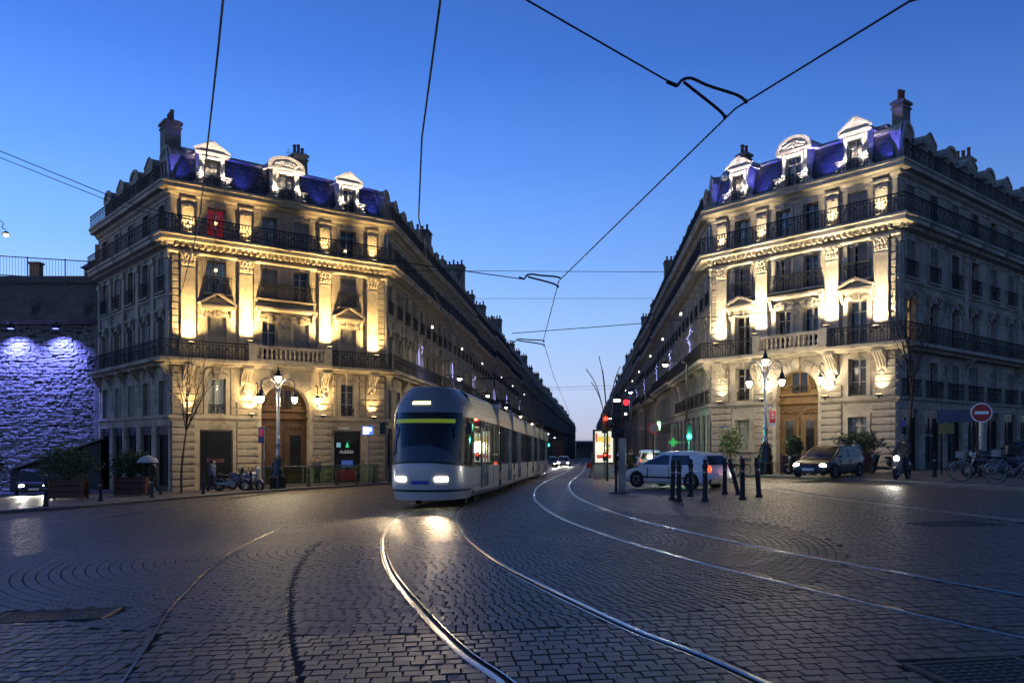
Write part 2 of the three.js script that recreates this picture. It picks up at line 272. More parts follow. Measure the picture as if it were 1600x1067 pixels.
function uplight(b, F, u, y, w, color, I, lens, { angle = .62, tilt = .14, size = .16, aimUp = 6 } = {}) {
  const f = b.put('uplight', cached('upl' + size, () => new G().box(-size, size, 0, .1, -size * .7, size * .7).box(-.03, .03, -.12, 0, -.05, .03)), M.iron, F, u, y, w);
  const l = mesh('lamp_lens', cached('upll' + size, () => new G().box(-size * .85, size * .85, .1, .112, -size * .55, size * .55)), lens, f);
  spot(F.at(u, y + .15, w), F.at(u, y + .15 + aimUp, w - tilt * aimUp), color, I, angle);
  return f;
}
function chimney(b, F, u, w, d, y0, y1, z, n = 4, mat = M.chimney) {
  const g = new G(); g.box(-w / 2, w / 2, y0, y1 - .25, z - d / 2, z + d / 2).box(-w / 2 - .06, w / 2 + .06, y1 - .5, y1 - .4, z - d / 2 - .06, z + d / 2 + .06).box(-w / 2 - .09, w / 2 + .09, y1 - .25, y1 - .1, z - d / 2 - .09, z + d / 2 + .09).box(-w / 2 + .02, w / 2 - .02, y1 - .1, y1, z - d / 2 + .02, z + d / 2 - .02);
  const c = b.put('chimney', g, mat, F, u, 0, 0);
  const pg = cached('pot', () => new G().lathe([[.08, 0], [.13, 0], [.1, .3], [.12, .42], [.13, .48], [.09, .48], [.07, .3]], 8));
  const along = w > d; for (let i = 0; i < n; i++) { const t = (i + .5) / n - .5; const p = mesh('chimney_pot', pg, M.pot, c); p.position.set(along ? t * (w - .1) : 0, y1, z + (along ? 0 : t * (d - .1))); p.scale.y = .8 + .5 * Math.abs(Math.sin(i * 5 + u)); }
  return c;
}
function dormer(b, F, uc, y0, w, h, kind, wallMat, z = -.15, winKind = 'glass', rich = true) {
  const a = w / 2, ww = Math.min(1.05, w * .5), wh = h * .58, g = new G(), hb = h * .74;
  const side = (s) => [[s * ww / 2, 0], [s * ww / 2, hb], [s * a * .8, hb], [s * a * .78, hb * .5], [s * a * .86, hb * .28], [s * a * 1.12, hb * .1], [s * a * 1.2, 0]];
  for (const s of [-1, 1]) { const o = rich ? side(s) : [[s * ww / 2, 0], [s * ww / 2, hb], [s * a * .85, hb], [s * a * .85, 0]]; g.shape(s > 0 ? o.reverse() : o, .3, T(0, 0, -.3)); }
  g.box(-ww / 2, ww / 2, wh + .1, hb, -.3, 0); g.box(-a * .7, a * .7, 0, hb, -2.2, -.62);
  for (const s of [-1, 1]) g.box(s * a * .7 - .08, s * a * .7 + .08, 0, hb, -.62, -.3);
  g.box(-ww / 2 - .12, -ww / 2, .05, wh + .25, 0, .08).box(ww / 2, ww / 2 + .12, .05, wh + .25, 0, .08).box(-ww / 2, ww / 2, wh + .1, wh + .25, 0, .08);
  const d = b.put('dormer', g, wallMat, F, uc, y0, z), q = new G();
  if (kind === 'arch') {
    const R = a * 1.02, rise = h - hb - .1; q.shape([[-R, 0], [R, 0], ...arcPts(0, 0, R, 0, Math.PI, 14, rise)], 2.2, T(0, hb, -2.2)); const o = arcPts(0, 0, R + .1, 0, Math.PI, 14, rise + .1), i = arcPts(0, 0, R - .12, 0, Math.PI, 14, rise - .1).reverse(); q.shape([...o, ...i], .09, T(0, hb, 0));
    q.box(-R - .1, R + .1, hb - .16, hb, -.3, .08); if (rich) { const c = new G(); carving(c, 0, 0, w * .75, rise * .8, .05); q.add(c, T(0, hb, .02)); }
  } else { const R = a * .98, rise = h - hb; q.shape([[-R, 0], [R, 0], [0, rise]], 2.2, T(0, hb, -2.2)); q.add(pedimentGeo(round(2 * R + .2), round(rise), .08), T(0, hb - .05, 0)); }
  mesh('pediment', q, wallMat, d);
  const f = mesh('window', windowGeo(ww, wh, true), M.frame, d); f.position.set(0, .08, .08);
  mesh('pane', paneGeo(ww, wh, 0), winKind === 'shut' ? M.shutter : M.pane, f);
  return d;
}
// ---------------------------------------------------------------- generic street face
function sideFace(b, F, s, o) { // s: levels, o: { k0, k1 mitres, nb bays, wallM, trimM, detail, shops, railM, kinds }
  const L = F.L, nb = o.nb, sp = L / nb, g = new G(), tr = new G(), rail = o.detail > 0, simple = o.detail < 2;
  const gm = Math.min(F.ground(0), F.ground(L)) - .3;
  const G0 = [], M0 = [], A1 = [], A2 = [], A3 = [], wins = [], shopTop = s.ledge - .55;
  for (let i = 0; i < nb; i++) {
    const uc = sp * (i + .5), sw = sp - .85; G0.push([uc - sw / 2, uc + sw / 2, gm, shopTop]);
    const mh = Math.min(1.95, s.slab - .75 - s.ledge), w1 = Math.min(1.1, sp * .42);
    M0.push([uc - .5, uc + .5, s.ledge + .12, s.ledge + .12 + mh]); A1.push([uc - w1 / 2, uc + w1 / 2, s.slab, s.slab + 2.5]); A2.push([uc - w1 / 2, uc + w1 / 2, s.f2, s.f2 + 2]); A3.push([uc - w1 / 2, uc + w1 / 2, s.c2 + .05, s.c2 + 1.9]);
    wins.push([uc, s.ledge + .12, 1, mh, 0], [uc, s.slab, w1, 2.5, 1], [uc, s.f2, w1, 2, 2], [uc, s.c2 + .05, w1, 1.85, 3]);
    surround(tr, uc, s.ledge + .12, 1, mh, .05, .14, false); surround(tr, uc, s.slab, w1, 2.5, .08, .18, o.detail > 0); surround(tr, uc, s.f2, w1, 2, .07, .16, o.detail > 0); surround(tr, uc, s.c2 + .05, w1, 1.85, .06, .14, false);
    tr.run(bandProf(s.slab + 2.74, s.slab + 2.92, .22), uc - w1 / 2 - .3, uc + w1 / 2 + .3);
    if (o.detail > 1) { for (const q of [-1, 1]) tr.add(bracketGeo(.18, .42, .18), T(uc + q * (w1 / 2 + .12), s.slab + 2.36, .06)); }
  }
  wall(g, 0, L, gm, s.ledge, G0); wall(g, 0, L, s.ledge, s.slab, M0); wall(g, 0, L, s.slab, s.f2 - .35, A1); wall(g, 0, L, s.f2 - .35, s.c2 - .7, A2); wall(g, 0, L, s.c2 - .7, s.cor, A3);
  for (let i = 0; i <= nb; i++) if (i % o.every === 0) { const u = Math.min(L - .3, Math.max(.3, sp * i)); tr.box(u - .26, u + .26, s.slab, s.c2 - .95, 0, .12).box(u - .32, u + .32, s.c2 - 1.3, s.c2 - .95, 0, .2); if (o.detail > 1) tr.add(bracketGeo(.36, .8, .5), T(u, s.slab - 1.15, 0)); }
  b.put('wall', g, o.wallM, F);
  tr.run(bandProf(s.ledge - .12, s.ledge + .06, .14), 0, L, o.k0, o.k1); tr.run(slabProf(s.slab - .36, s.slab, .85), 0, L, o.k0, o.k1);
  tr.run(bandProf(s.f2 - .3, s.f2 - .12, .1), 0, L, o.k0, o.k1); tr.run(corniceProf(s.c2 - .85, s.c2, .85), 0, L, o.k0, o.k1); tr.run(corniceProf(s.cor - .15, s.cor + .7, .7), 0, L, o.k0, o.k1);
  b.put('trim', tr, o.trimM, F);
  if (o.detail > 1) { const d = new G(), n = Math.floor(L / .38); for (let i = 0; i < n; i++) d.box(L * (i + .3) / n, L * (i + .7) / n, s.c2 - .62, s.c2 - .38, 0, .5); b.put('dentil_row', d, o.trimM, F); }
  if (o.courses) { const c = new G(); for (let y = gm + .4; y < s.slab - .5; y += .42) for (let i = 0; i <= nb; i++) { const u0 = i === 0 ? .02 : sp * i - .36, u1 = i === nb ? L - .02 : sp * i + .36; if (Math.abs(y - s.ledge) > .35) c.cham(u0, u1, y, y + .37, 0, .045, .018); } b.put('stone_courses', c, o.wallM, F).userData.kind = 'stuff'; }
  // windows
  if (o.detail === 0) { const fr = new G(), pn = new G(); for (const [uc, y, w, h] of wins) { pn.box(uc - w / 2, uc + w / 2, y, y + h, -.3, -.26); fr.box(uc - .04, uc + .04, y, y + h, -.26, -.2); } const q = b.put('windows', pn, M.pane, F); q.userData.kind = 'stuff'; b.put('window_frames', fr, M.frame, F).userData.kind = 'stuff'; }
  else for (const [uc, y, w, h, fl] of wins) { const r = rnd(); let k = r < .32 ? 'shut' : r < .46 && o.detail > 1 ? 'ajar' : r < .6 && o.detail > 1 ? 'curtain' : 'glass'; let opt = { simple, shutter: rnd() < .3 ? M.shutterDark : M.shutter }; if (rnd() < (o.lit ?? .012)) { k = 'lit'; opt.lit = M.winWarm; } windowAt(b, F, uc, y, w, h, k, opt); }
  // shopfronts
  for (let i = 0; i < nb; i++) {
    const [a, c, y0, y1] = G0[i], gr = F.ground((a + c) / 2), k = o.shops ? o.shops[i % o.shops.length] : pick(['dark', 'dark', 'grille', 'door']);
    const fr = new G(); fr.box(a, a + .1, gr - .2, y1, -.3, -.18).box(c - .1, c, gr - .2, y1, -.3, -.18).box(a + .1, c - .1, y1 - .5, y1, -.3, -.12).box(a + .1, c - .1, gr - .2, gr + .45, -.3, -.14).box((a + c) / 2 - .04, (a + c) / 2 + .04, gr + .45, y1 - .5, -.3, -.2);
    const sf = b.put('shop_front', fr, o.detail > 1 ? pick([M.black, M.ironPost, M.woodDark]) : M.black, F);
    mesh(k === 'lit' ? 'lit_window_pane' : 'shop_window', new G().box(a + .1, c - .1, gr + .45, y1 - .5, -.27, -.25), k === 'lit' ? M.winWhite : k === 'warm' ? M.winWarm : M.pane, sf);
  }
  // ironwork
  if (rail) {
    const fancy = o.detail > 1;
    railing(b, F, -o.k0 * .78 + .02, L + o.k1 * .78 - .02, s.slab, .78, 1.0, fancy); railing(b, F, -o.k0 * .76 + .02, L + o.k1 * .76 - .02, s.c2, .76, 1.0, fancy); railing(b, F, -o.k0 * .6 + .02, L + o.k1 * .6 - .02, s.cor + .7, .6, .85, fancy, 'roof_railing');
    for (let i = 0; i < nb; i++) { railing(b, F, sp * (i + .5) - .75, sp * (i + .5) + .75, s.f2 + .02, .16, .9, fancy, 'window_railing'); if (o.railM) railing(b, F, sp * i + .3, sp * (i + 1) - .3, s.ledge + .08, .12, .95, fancy, 'window_railing'); }
    if (o.railM || o.detail > 1) for (let i = 0; i < nb; i++) b.put('window_sill', cached('sill', () => new G().box(-.78, .78, -.1, 0, 0, .22)), o.trimM, F, sp * (i + .5), s.f2, 0);
  }
  // roof
  const ry = s.cor + .7; const rf = new G(); rf.run([[-.25, ry], [-1.15, s.roof], [-1.3, s.roof], [-1.3, ry]], 0, L, o.k0, o.k1); b.put('mansard_roof', rf, M.slate, F);
  b.put('ridge_flashing', new G().run([[-1.05, s.roof - .06], [-.98, s.roof + .02], [-1.2, s.roof + .1], [-1.32, s.roof + .1], [-1.32, s.roof - .02]], 0, L, o.k0, o.k1), M.zinc, F);
  if (o.detail === 0) { const d = new G(); for (let i = 0; i < nb; i++) { const u = sp * (i + .5); d.box(u - .7, u + .7, ry, s.roof - .3, -1.2, -.2); d.shape([[-.85, 0], [.85, 0], [0, .5]], 1.1, T(u, s.roof - .3, -1.25)); } const q = b.put('dormers', d, o.wallM, F); q.userData.kind = 'stuff'; }
  else for (let i = 0; i < nb; i++) dormer(b, F, sp * (i + .5), ry, 1.5, s.roof - ry + .25, i % 2 === (o.flip || 0) ? 'arch' : 'tri', o.dormM || o.wallM, -.2, rnd() < .4 ? 'shut' : 'glass', false);
}
// ---------------------------------------------------------------- the two lit corner buildings
function cornerFront(b, F, s, q) { // the floodlit front: pilasters, pediments, carriage door
  const L = F.L, P = q.pil, wallM = q.wallM, trimM = q.trimM, g = new G(), gm = Math.min(F.ground(0), F.ground(L)) - .3;
  const c1 = (P[0] + P[1]) / 2, c2 = (P[1] + P[2]) / 2, c3 = (P[2] + P[3]) / 2, ww = 1.1, off = q.off, dr = q.door;
  const tops = [[c1, 1.12], [c2 - off, 1.0], [c2 + off, 1.0], [c3, 1.12]];
  const mh = q.mh, my = s.ledge + .16, shops = q.shopW;
  const gOps = [[c1 - shops / 2, c1 + shops / 2, q.shopY ?? gm, q.shopTop], [c3 - shops / 2, c3 + shops / 2, q.shopY ?? gm, q.shopTop]];
  const D0 = c2 - dr.w / 2 - .02, D1 = c2 + dr.w / 2 + .02, PW = dr.w / 2;
  // ground and entresol walls leave the door's bay free; the portal closes it
  for (const [a, c, o1, o2] of [[0, D0, gOps[0], [c1 - .52, c1 + .52, my, my + mh]], [D1, L, gOps[1], [c3 - .52, c3 + .52, my, my + mh]]]) { wall(g, a, c, gm, s.ledge, [o1]); wall(g, a, c, s.ledge, s.slab, [o2]); }
  const spring = dr.top - PW + .05;
  g.shape([[D0, spring - 0.01], ...arcPts(c2, spring, PW, Math.PI, 0, 18), [D1, spring - .01], [D1, s.slab], [D0, s.slab]], .45, T(0, 0, -.45));
  wall(g, 0, L, s.slab, s.f2 - .3, tops.map(([u, w]) => [u - w / 2, u + w / 2, s.slab, s.f1top]));
  wall(g, 0, L, s.f2 - .3, s.c2 - .7, tops.map(([u, w]) => [u - w / 2, u + w / 2, s.f2, s.f2top]));
  wall(g, 0, L, s.c2 - .7, s.cor, tops.map(([u, w]) => [u - w / 2, u + w / 2, s.c2 + .05, s.f3top]));
  b.put('wall', g, wallM, F);
  // windows
  const K = q.kinds;
  tops.forEach(([u, w], i) => { windowAt(b, F, u, s.slab, w, s.f1top - s.slab, K[0][i], q.opts?.[0]?.[i]); windowAt(b, F, u, s.f2, w, s.f2top - s.f2, K[1][i], q.opts?.[1]?.[i]); windowAt(b, F, u, s.c2 + .05, w, s.f3top - s.c2 - .05, K[2][i], q.opts?.[2]?.[i]); });
  windowAt(b, F, c1, my, 1.04, mh, K[3][0], q.opts?.[3]?.[0]); windowAt(b, F, c3, my, 1.04, mh, K[3][1], q.opts?.[3]?.[1]);
  // window surrounds, one part each
  const sur = (u, y, w, h, d, t) => { const x = new G(); surround(x, u, y, w, h, d, t); b.put('window_surround', x, trimM, F); };
  tops.forEach(([u, w], i) => { sur(u, s.slab, w, s.f1top - s.slab, .1, .2); sur(u, s.f2, w, s.f2top - s.f2, .07, .15); sur(u, s.c2 + .05, w, s.f3top - s.c2 - .05, .07, .15); });
  sur(c1, my, 1.04, mh, .09, .24); sur(c3, my, 1.04, mh, .09, .24);
  for (const u of [c1, c3]) { const x = new G(); x.shape([...arcPts(u, my + mh - .1, .95, Math.PI * .85, Math.PI * .15, 10, .75), ...arcPts(u, my + mh - .1, .75, Math.PI * .15, Math.PI * .85, 10, .55)].reverse(), .14); x.cham(u - .22, u + .22, my + mh + .32, my + mh + .82, 0, .26, .05); b.put('window_hood', x, trimM, F); railing(b, F, u - .5, u + .5, my + .02, -.06, .55, true, 'window_railing'); }
  // pediments over the outer first-floor windows, an entablature over the middle pair
  const ph = s.ped - s.f1top - .45;
  for (const u of [c1, c3]) { b.put('pediment', pedimentGeo(2.1, round(ph), .42), trimM, F, u, s.f1top + .5, 0); const x = new G(); carving(x, u, s.f1top + .2, 1.4, .42, .1); for (const k of [-1, 1]) x.add(bracketGeo(.2, .5, .3), T(u + k * .86, s.f1top + .02, .02)); b.put('carving', x, trimM, F); }
  { const x = new G(); x.run(bandProf(s.f1top + .62, s.f1top + .85, .4), c2 - off - .95, c2 + off + .95); for (const k of [-1, 1]) { x.add(bracketGeo(.2, .5, .3), T(c2 + k * (off + .76), s.f1top + .15, .02)); } b.put('entablature', x, trimM, F); const y = new G(); carving(y, c2 - off, s.f1top + .16, 1.5, .44, .08); carving(y, c2 + off, s.f1top + .16, 1.5, .44, .08); carving(y, c2, s.f1top - .5, .5, .9, .06); b.put('carving', y, trimM, F); }
  // sills and railings of the second floor
  for (const [u, w] of [[c1, 1.75], [c2, off * 2 + 1.75], [c3, 1.75]]) { b.put('window_sill', new G().run(bandProf(s.f2 - .16, s.f2, .34), u - w / 2, u + w / 2), trimM, F); railing(b, F, u - w / 2 + .05, u + w / 2 - .05, s.f2, .28, .95, true, 'window_railing'); }
  // pilasters and capitals
  P.forEach((u) => {
    const cy = s.c2 - 1.72; b.put('pilaster', pilasterGeo(.82, round(cy - s.slab - .75), .2), trimM, F, u, s.slab + .75, 0); b.put('pedestal', new G().box(-.5, .5, 0, .75, 0, .26).box(-.54, .54, .66, .75, 0, .32), trimM, F, u, s.slab, 0);
    b.put('capital', capitalGeo(.82, .76, .2), trimM, F, u, cy, 0); b.put('pilaster', pilasterGeo(.7, round(s.f3top - s.c2 + .05), .14), trimM, F, u, s.c2 + .02, 0); { const x = new G(); x.run(bandProf(s.f3top + .08, s.f3top + .3, .26), u - .42, u + .42); carving(x, u, s.f3top - .35, .66, .36, .2); b.put('capital', x, trimM, F); }
    b.put('bracket', bracketGeo(.55, 1.15, .62), trimM, F, u, s.slab - 1.5, .05);
    if (u === P[1] || u === P[2]) { const x = new G(); for (let k = 0; k < 7; k++) x.ball(u + rr(-.16, .16), s.slab - 1.62 - k * .09, .1, .1 - k * .006, 1.1, 1, .8, 6); b.put('carving', x, trimM, F); }
  });
  // belts, slabs, cornices
  const K0 = q.k0, K1 = q.k1;
  for (const [a, c] of [[0, D0 - .15], [D1 + .15, L]]) b.put('ledge', new G().run(bandProf(s.ledge - .2, s.ledge + .06, .22), a, c, a === 0 ? K0 : 0, c === L ? K1 : 0), trimM, F);
  b.put('balcony_slab', new G().run(slabProf(s.slab - .36, s.slab, .85), 0, L, K0, K1), trimM, F);
  b.put('frieze', new G().run(bandProf(s.c2 - 1.02, s.c2 - .86, .3), 0, L, K0, K1), trimM, F);
  b.put('balcony_cornice', new G().run(corniceProf(s.c2 - .85, s.c2, .9), 0, L, K0, K1), trimM, F);
  b.put('roof_cornice', new G().run(corniceProf(s.cor - .15, s.cor + .7, .75), 0, L, K0, K1), trimM, F);
  { const n = Math.floor(L / .36), dg = cached('dentil', () => new G().cham(-.09, .09, 0, .26, 0, .52, .03)); for (let i = 0; i < n; i++) b.put('dentil', dg, trimM, F, L * (i + .5) / n, s.c2 - .68, 0); }
  for (const u of [c1, c2 - off, c2 + off, c3]) { const x = new G(); carving(x, u, s.f3top + .02, 1.3, .42, .06); b.put('carving', x, trimM, F); const y = new G(); carving(y, u, s.f2top + .06, 1.1, .36, .06); b.put('carving', y, trimM, F); }
  // balconies: iron at the sides, stone balusters before the middle
  railing(b, F, -K0 * .78 + .02, P[1] - .1, s.slab, .78, 1.0); railing(b, F, P[2] + .1, L + K1 * .78 - .02, s.slab, .78, 1.0); railing(b, F, -K0 * .8 + .02, L + K1 * .8 - .02, s.c2, .8, 1.0);
  { const a = P[1] + .35, c = P[2] - .35, x = new G(); x.box(a, c, 0, .16, .6, .9).box(a, c, .82, .98, .58, .92); b.put('balustrade_rail', x, trimM, F, 0, s.slab, 0); for (const u of [P[1] + .12, P[2] - .12]) b.put('balustrade_pier', new G().box(-.23, .23, 0, 1.0, .52, .96).box(-.27, .27, 1.0, 1.08, .5, .98), trimM, F, u, s.slab, 0); const n = Math.floor((c - a) / .29); for (let i = 0; i < n; i++) b.put('baluster', balusterGeo(.66), trimM, F, a + (c - a) * (i + .5) / n, s.slab + .16, .75); }
  // rusticated blocks between the openings
  const blk = (u0, u1, y0, y1) => { const n = Math.max(1, Math.round((y1 - y0) / .4)), h = (y1 - y0) / n; const gg = cached(`blk${(u1 - u0).toFixed(2)}_${h.toFixed(3)}`, () => new G().cham(0, u1 - u0, .034, h - .034, 0, .105, .02)); for (let i = 0; i < n; i++) b.put('stone_block', gg, i % 3 ? wallM : q.wallM2, F, u0, y0 + h * i, .001); };
  const sh = shops / 2 + .28, mw = .52 + .3; const gB = Math.max(F.ground(0), F.ground(L)) - .2;
  for (const [a, c] of [[.04, c1 - sh], [c1 + sh, P[1] - .62], [P[1] - .5, D0 - .22], [D1 + .22, P[2] + .5], [P[2] + .62, c3 - sh], [c3 + sh, L - .04]]) if (c - a > .2) blk(a, c, gB, s.ledge - .24);
  for (const [a, c] of [[.04, P[0] + .42], [P[0] + .5, c1 - mw], [c1 + mw, P[1] - .62], [P[2] + .62, c3 - mw], [c3 + mw, P[3] - .5], [P[3] - .42, L - .04]]) if (c - a > .2) blk(a, c, s.ledge + .1, s.slab - .42);
  for (const [a, c] of [[P[1] - .5, D0 - .22], [D1 + .22, P[2] + .5]]) blk(a, c, s.ledge + .1, spring + .4);
  for (const [a, c] of [[.03, P[0] - .47], [P[3] + .47, L - .03]]) if (c - a > .12) blk(a, c, s.slab + .1, s.c2 - 1.1);
  // portal
  { const x = new G(), n = 13; for (let i = 0; i < n; i++) { const a0 = Math.PI * i / n + .015, a1 = Math.PI * (i + 1) / n - .015, r1 = PW + (i === 6 ? .9 : .62), o = [...arcPts(c2, spring, PW + .02, a0, a1, 3), ...arcPts(c2, spring, r1, a1, a0, 3)]; b.put('voussoir', new G().shape(o, i === 6 ? .2 : .09, null, .015), trimM, F); }
    for (const k of [-1, 1]) x.box(c2 + k * (PW + .13) - .11, c2 + k * (PW + .13) + .11, gm, spring, 0, .1); b.put('door_jamb', x, trimM, F); const y = new G(); carving(y, c2, dr.top + .1, 2.6, Math.min(1.1, s.slab - dr.top - .5), .2); y.ball(c2, dr.top + .42, .2, .3, 1, 1.25, .6, 9); b.put('carving', y, trimM, F); }
  { // carriage door: leaves with panels, carved transom, glazed tympanum
    const gr = F.ground(c2), z = -.34, door = b.put('carriage_door', new G().box(-PW, PW, gr - .2, spring, z - .1, z).shape([[-PW, spring], ...arcPts(0, spring, PW, Math.PI, 0, 18)], .1, T(0, 0, z - .1)), dr.mat, F, c2, 0, 0);
    const tb = spring - .1; mesh('transom', new G().run(bandProf(tb - .55, tb - .3, .2), -PW, PW).run(bandProf(tb - .05, tb + .1, .16), -PW, PW), dr.mat, door).position.z = z;
    const cv = new G(); for (const k of [-1, 1]) { carving(cv, k * PW * .5, tb - 1.15, 1.1, .5, .05); } mesh('door_carving', cv, dr.mat, door).position.z = z;
    for (const k of [-1, 1]) {
      const w = PW - .1, x0 = k > 0 ? .04 : -w - .04; const leaf = mesh('door_leaf', new G().box(x0, x0 + w, gr, tb - 1.2, 0, .06), dr.mat, door); leaf.position.z = z;
      const pg = (a, c) => { const x = new G(), m = .2; x.box(x0 + m, x0 + w - m, a, a + .06, .06, .1).box(x0 + m, x0 + w - m, c - .06, c, .06, .1).box(x0 + m, x0 + m + .06, a + .06, c - .06, .06, .1).box(x0 + w - m - .06, x0 + w - m, a + .06, c - .06, .06, .1).cham(x0 + m + .14, x0 + w - m - .14, a + .14, c - .14, .06, .1, .03); return x; };
      mesh('door_panel', pg(gr + .15, gr + .95), dr.mat, leaf);
      if (dr.glazed || k > 0) { mesh('door_pane', new G().box(x0 + .36, x0 + w - .36, gr + 1.15, tb - 1.45, .055, .075), M.pane, leaf); mesh('pane_frame', new G().box(x0 + .28, x0 + .36, gr + 1.08, tb - 1.38, .06, .1).box(x0 + w - .36, x0 + w - .28, gr + 1.08, tb - 1.38, .06, .1).box(x0 + .36, x0 + w - .36, gr + 1.08, gr + 1.15, .06, .1).box(x0 + .36, x0 + w - .36, tb - 1.45, tb - 1.38, .06, .1), dr.mat, leaf); } else mesh('door_panel', pg(gr + 1.1, tb - 1.4), dr.mat, leaf);
      mesh('door_handle', new G().ball(k > 0 ? x0 + .14 : x0 + w - .14, gr + 1.15, .1, .05).rod([k > 0 ? x0 + .14 : x0 + w - .14, gr + 1.3, .08], [k > 0 ? x0 + .14 : x0 + w - .14, gr + 1.6, .08], .015), M.galv, leaf);
    }
    const tw = mesh('tympanum_window', new G().box(-.62, -.5, spring + .1, spring + 1.35, z, z + .08).box(.5, .62, spring + .1, spring + 1.35, z, z + .08).box(-.5, .5, spring + 1.25, spring + 1.35, z, z + .08).box(-.05, .05, spring + .1, spring + 1.25, z, z + .07), dr.mat, door);
    for (const k of [-1, 1]) mesh('pane', new G().box(k > 0 ? .05 : -.5, k > 0 ? .5 : -.05, spring + .1, spring + 1.25, z, z + .03), M.pane, tw);
    const r = mesh('window_railing', railGeo(1.1, .4), M.iron, door); r.position.set(-.55, spring + .12, z + .14);
    const cv2 = new G(); for (const k of [-1, 1]) { const c = new G(); carving(c, 0, 0, .7, .6, .05); cv2.add(c, T(k * (PW * .68), spring + .2, z)); } mesh('tympanum_carving', cv2, dr.mat, door);
  }
  // ground-floor openings of the outer bays
  for (const [i, o] of gOps.entries()) { const u = (o[0] + o[1]) / 2, gr = F.ground(u); q.shop(i, u, o, gr); }
  // roof, dormers, chimneys
  const ry = s.cor + .7; b.put('mansard_roof', new G().run([[-.2, ry], [-.45, ry + (s.roof - ry) * .35], [-1.0, s.roof], [-1.3, s.roof], [-1.3, ry]], 0, L, K0, K1), M.slate, F);
  b.put('ridge_flashing', new G().run([[-.95, s.roof - .08], [-.82, s.roof + .02], [-1.1, s.roof + .14], [-1.32, s.roof + .14], [-1.32, s.roof - .02]], 0, L, K0, K1), q.flash || M.zinc, F);
  for (const u of [.05, L - .05]) b.put('hip_flashing', new G().add(new THREE.BoxGeometry(.14, Math.hypot(s.roof - ry, .8), .1), T(u, (ry + s.roof) / 2, -.52).multiply(new THREE.Matrix4().makeRotationX(-Math.atan2(.8, s.roof - ry)))), q.flash || M.zinc, F);
  q.dorm.forEach(([u, w, h, kind, wk]) => { dormer(b, F, u, ry, w, h, kind, q.dormM, .12, wk); railing(b, F, u - w * .62, u + w * .62, ry, .46, .72, true, 'roof_railing'); });
  // floodlights
  const C = q.light, sp = (u, y, w, I, o) => uplight(b, F, u, y, w, C, I * q.gain, q.lens, o);
  for (const u of P) { const mid = u === P[1] || u === P[2]; sp(u, s.slab + (mid ? 1.1 : .8), mid ? .84 : .74, mid ? 235 : 215, { angle: 1.15, tilt: mid ? .11 : .09 }); { const y0 = s.slab + (mid ? 1.25 : .95), w0 = mid ? .84 : .74; spot(F.at(u, y0, w0), F.at(u, s.c2 - 1.0, .1), C, 480 * q.gain, .32); } sp(u, s.c2 + .06, .46, 46, { angle: .75, tilt: .16, size: .13, aimUp: 2.5 }); }
  for (const u of [P[0], P[3]]) sp(u, s.ledge + .08, .42, 46, { angle: .75, tilt: .2, aimUp: 2.4 });
  for (const u of [P[1] - .1, P[2] + .1]) sp(u + (u < c2 ? .35 : -.35), s.ledge + .12, .5, 80, { angle: .85, tilt: .2, aimUp: 2.4 });
  for (const k of [-1, 1]) { // lanterns either side of the arch
    const u = c2 + k * (PW + .38), y = s.ledge + .85; const ln = b.put('wall_lantern', new G().tube([[0, 1.15, .1], [0, 1.25, .3], [0, 1.0, .45], [0, .62, .45]], .025, 5).lathe([[0, .62], [.05, .6], [.2, .42], [.22, .4], [0, .4]], 8, 0, 0, .45).lathe([[.03, -.1], [.1, 0], [.12, .02], [0, .02]], 8, 0, 0, .45).ball(0, -.14, .45, .04), M.iron, F, u, y, 0);
    mesh('lamp_globe', new G().lathe([[.09, .03], [.17, .4], [0, .4]], 8, 0, 0, .45), q.lanternM, ln); point(F.at(u, y + .2, .47), C, 14 * q.gain, 5);
  }
  for (const [u, w] of q.dorm) for (const k of [-1, 1]) { const f = b.put('uplight', cached('upl.1', () => new G().box(-.1, .1, 0, .1, -.08, .08)), M.iron, F, u + k * w * .42, ry + .02, .68); mesh('lamp_lens', cached('upll.1', () => new G().box(-.08, .08, .1, .112, -.06, .06)), M.whiteLens, f); spot(F.at(u + k * w * .42, ry + .18, .7), F.at(u + k * w * .25, ry + 2.3, .2), new THREE.Color(...q.dormLight), 120, .72); }
  q.blue.forEach((u) => { const f = b.put('blue_floodlight', cached('upl.12', () => new G().box(-.14, .14, 0, .12, -.08, .1)), M.iron, F, u, ry + .02, .34); mesh('lamp_lens', cached('upll.12', () => new G().box(-.11, .11, .12, .132, -.06, .06)), M.blueLens, f); spot(F.at(u, ry + .2, .36), F.at(u, ry + 2.4, -.75), new THREE.Color(.09, .11, 1), q.blueI ?? 60, .8); });
}
function roofCap(b, pts, y) { // flat top behind the mansards
  const s = new THREE.Shape(pts.map(([x, z]) => new THREE.Vector2(x, -z))), g = new THREE.ExtrudeGeometry(s, { depth: .2, bevelEnabled: false }); g.rotateX(-Math.PI / 2);
  mesh('roof_top', g, M.zinc, b.o, b.inv.clone().multiply(T(0, y, 0)));
}
const L1 = [-19.35, -47.95], L2 = [-8.55, -56.56], R1 = [12.82, -54.2], R2 = [20.35, -44.65], sd = [.0904, -.9959];
const along = (p, d, t) => [p[0] + d[0] * t, p[1] + d[1] * t];
const dirL = [-.649, -.761], dirR = [.75, -.661];
const L0 = along(L1, dirL, 14.6), L3 = along(L2, sd, 22), R0 = along(R1, sd, 22), R3 = along(R2, dirR, 27);
const turnOf = (a, b, c) => { const x1 = b[0] - a[0], z1 = b[1] - a[1], x2 = c[0] - b[0], z2 = c[1] - b[1]; return Math.tan(Math.atan2(-(x1 * z2 - z1 * x2), x1 * x2 + z1 * z2) / 2); };
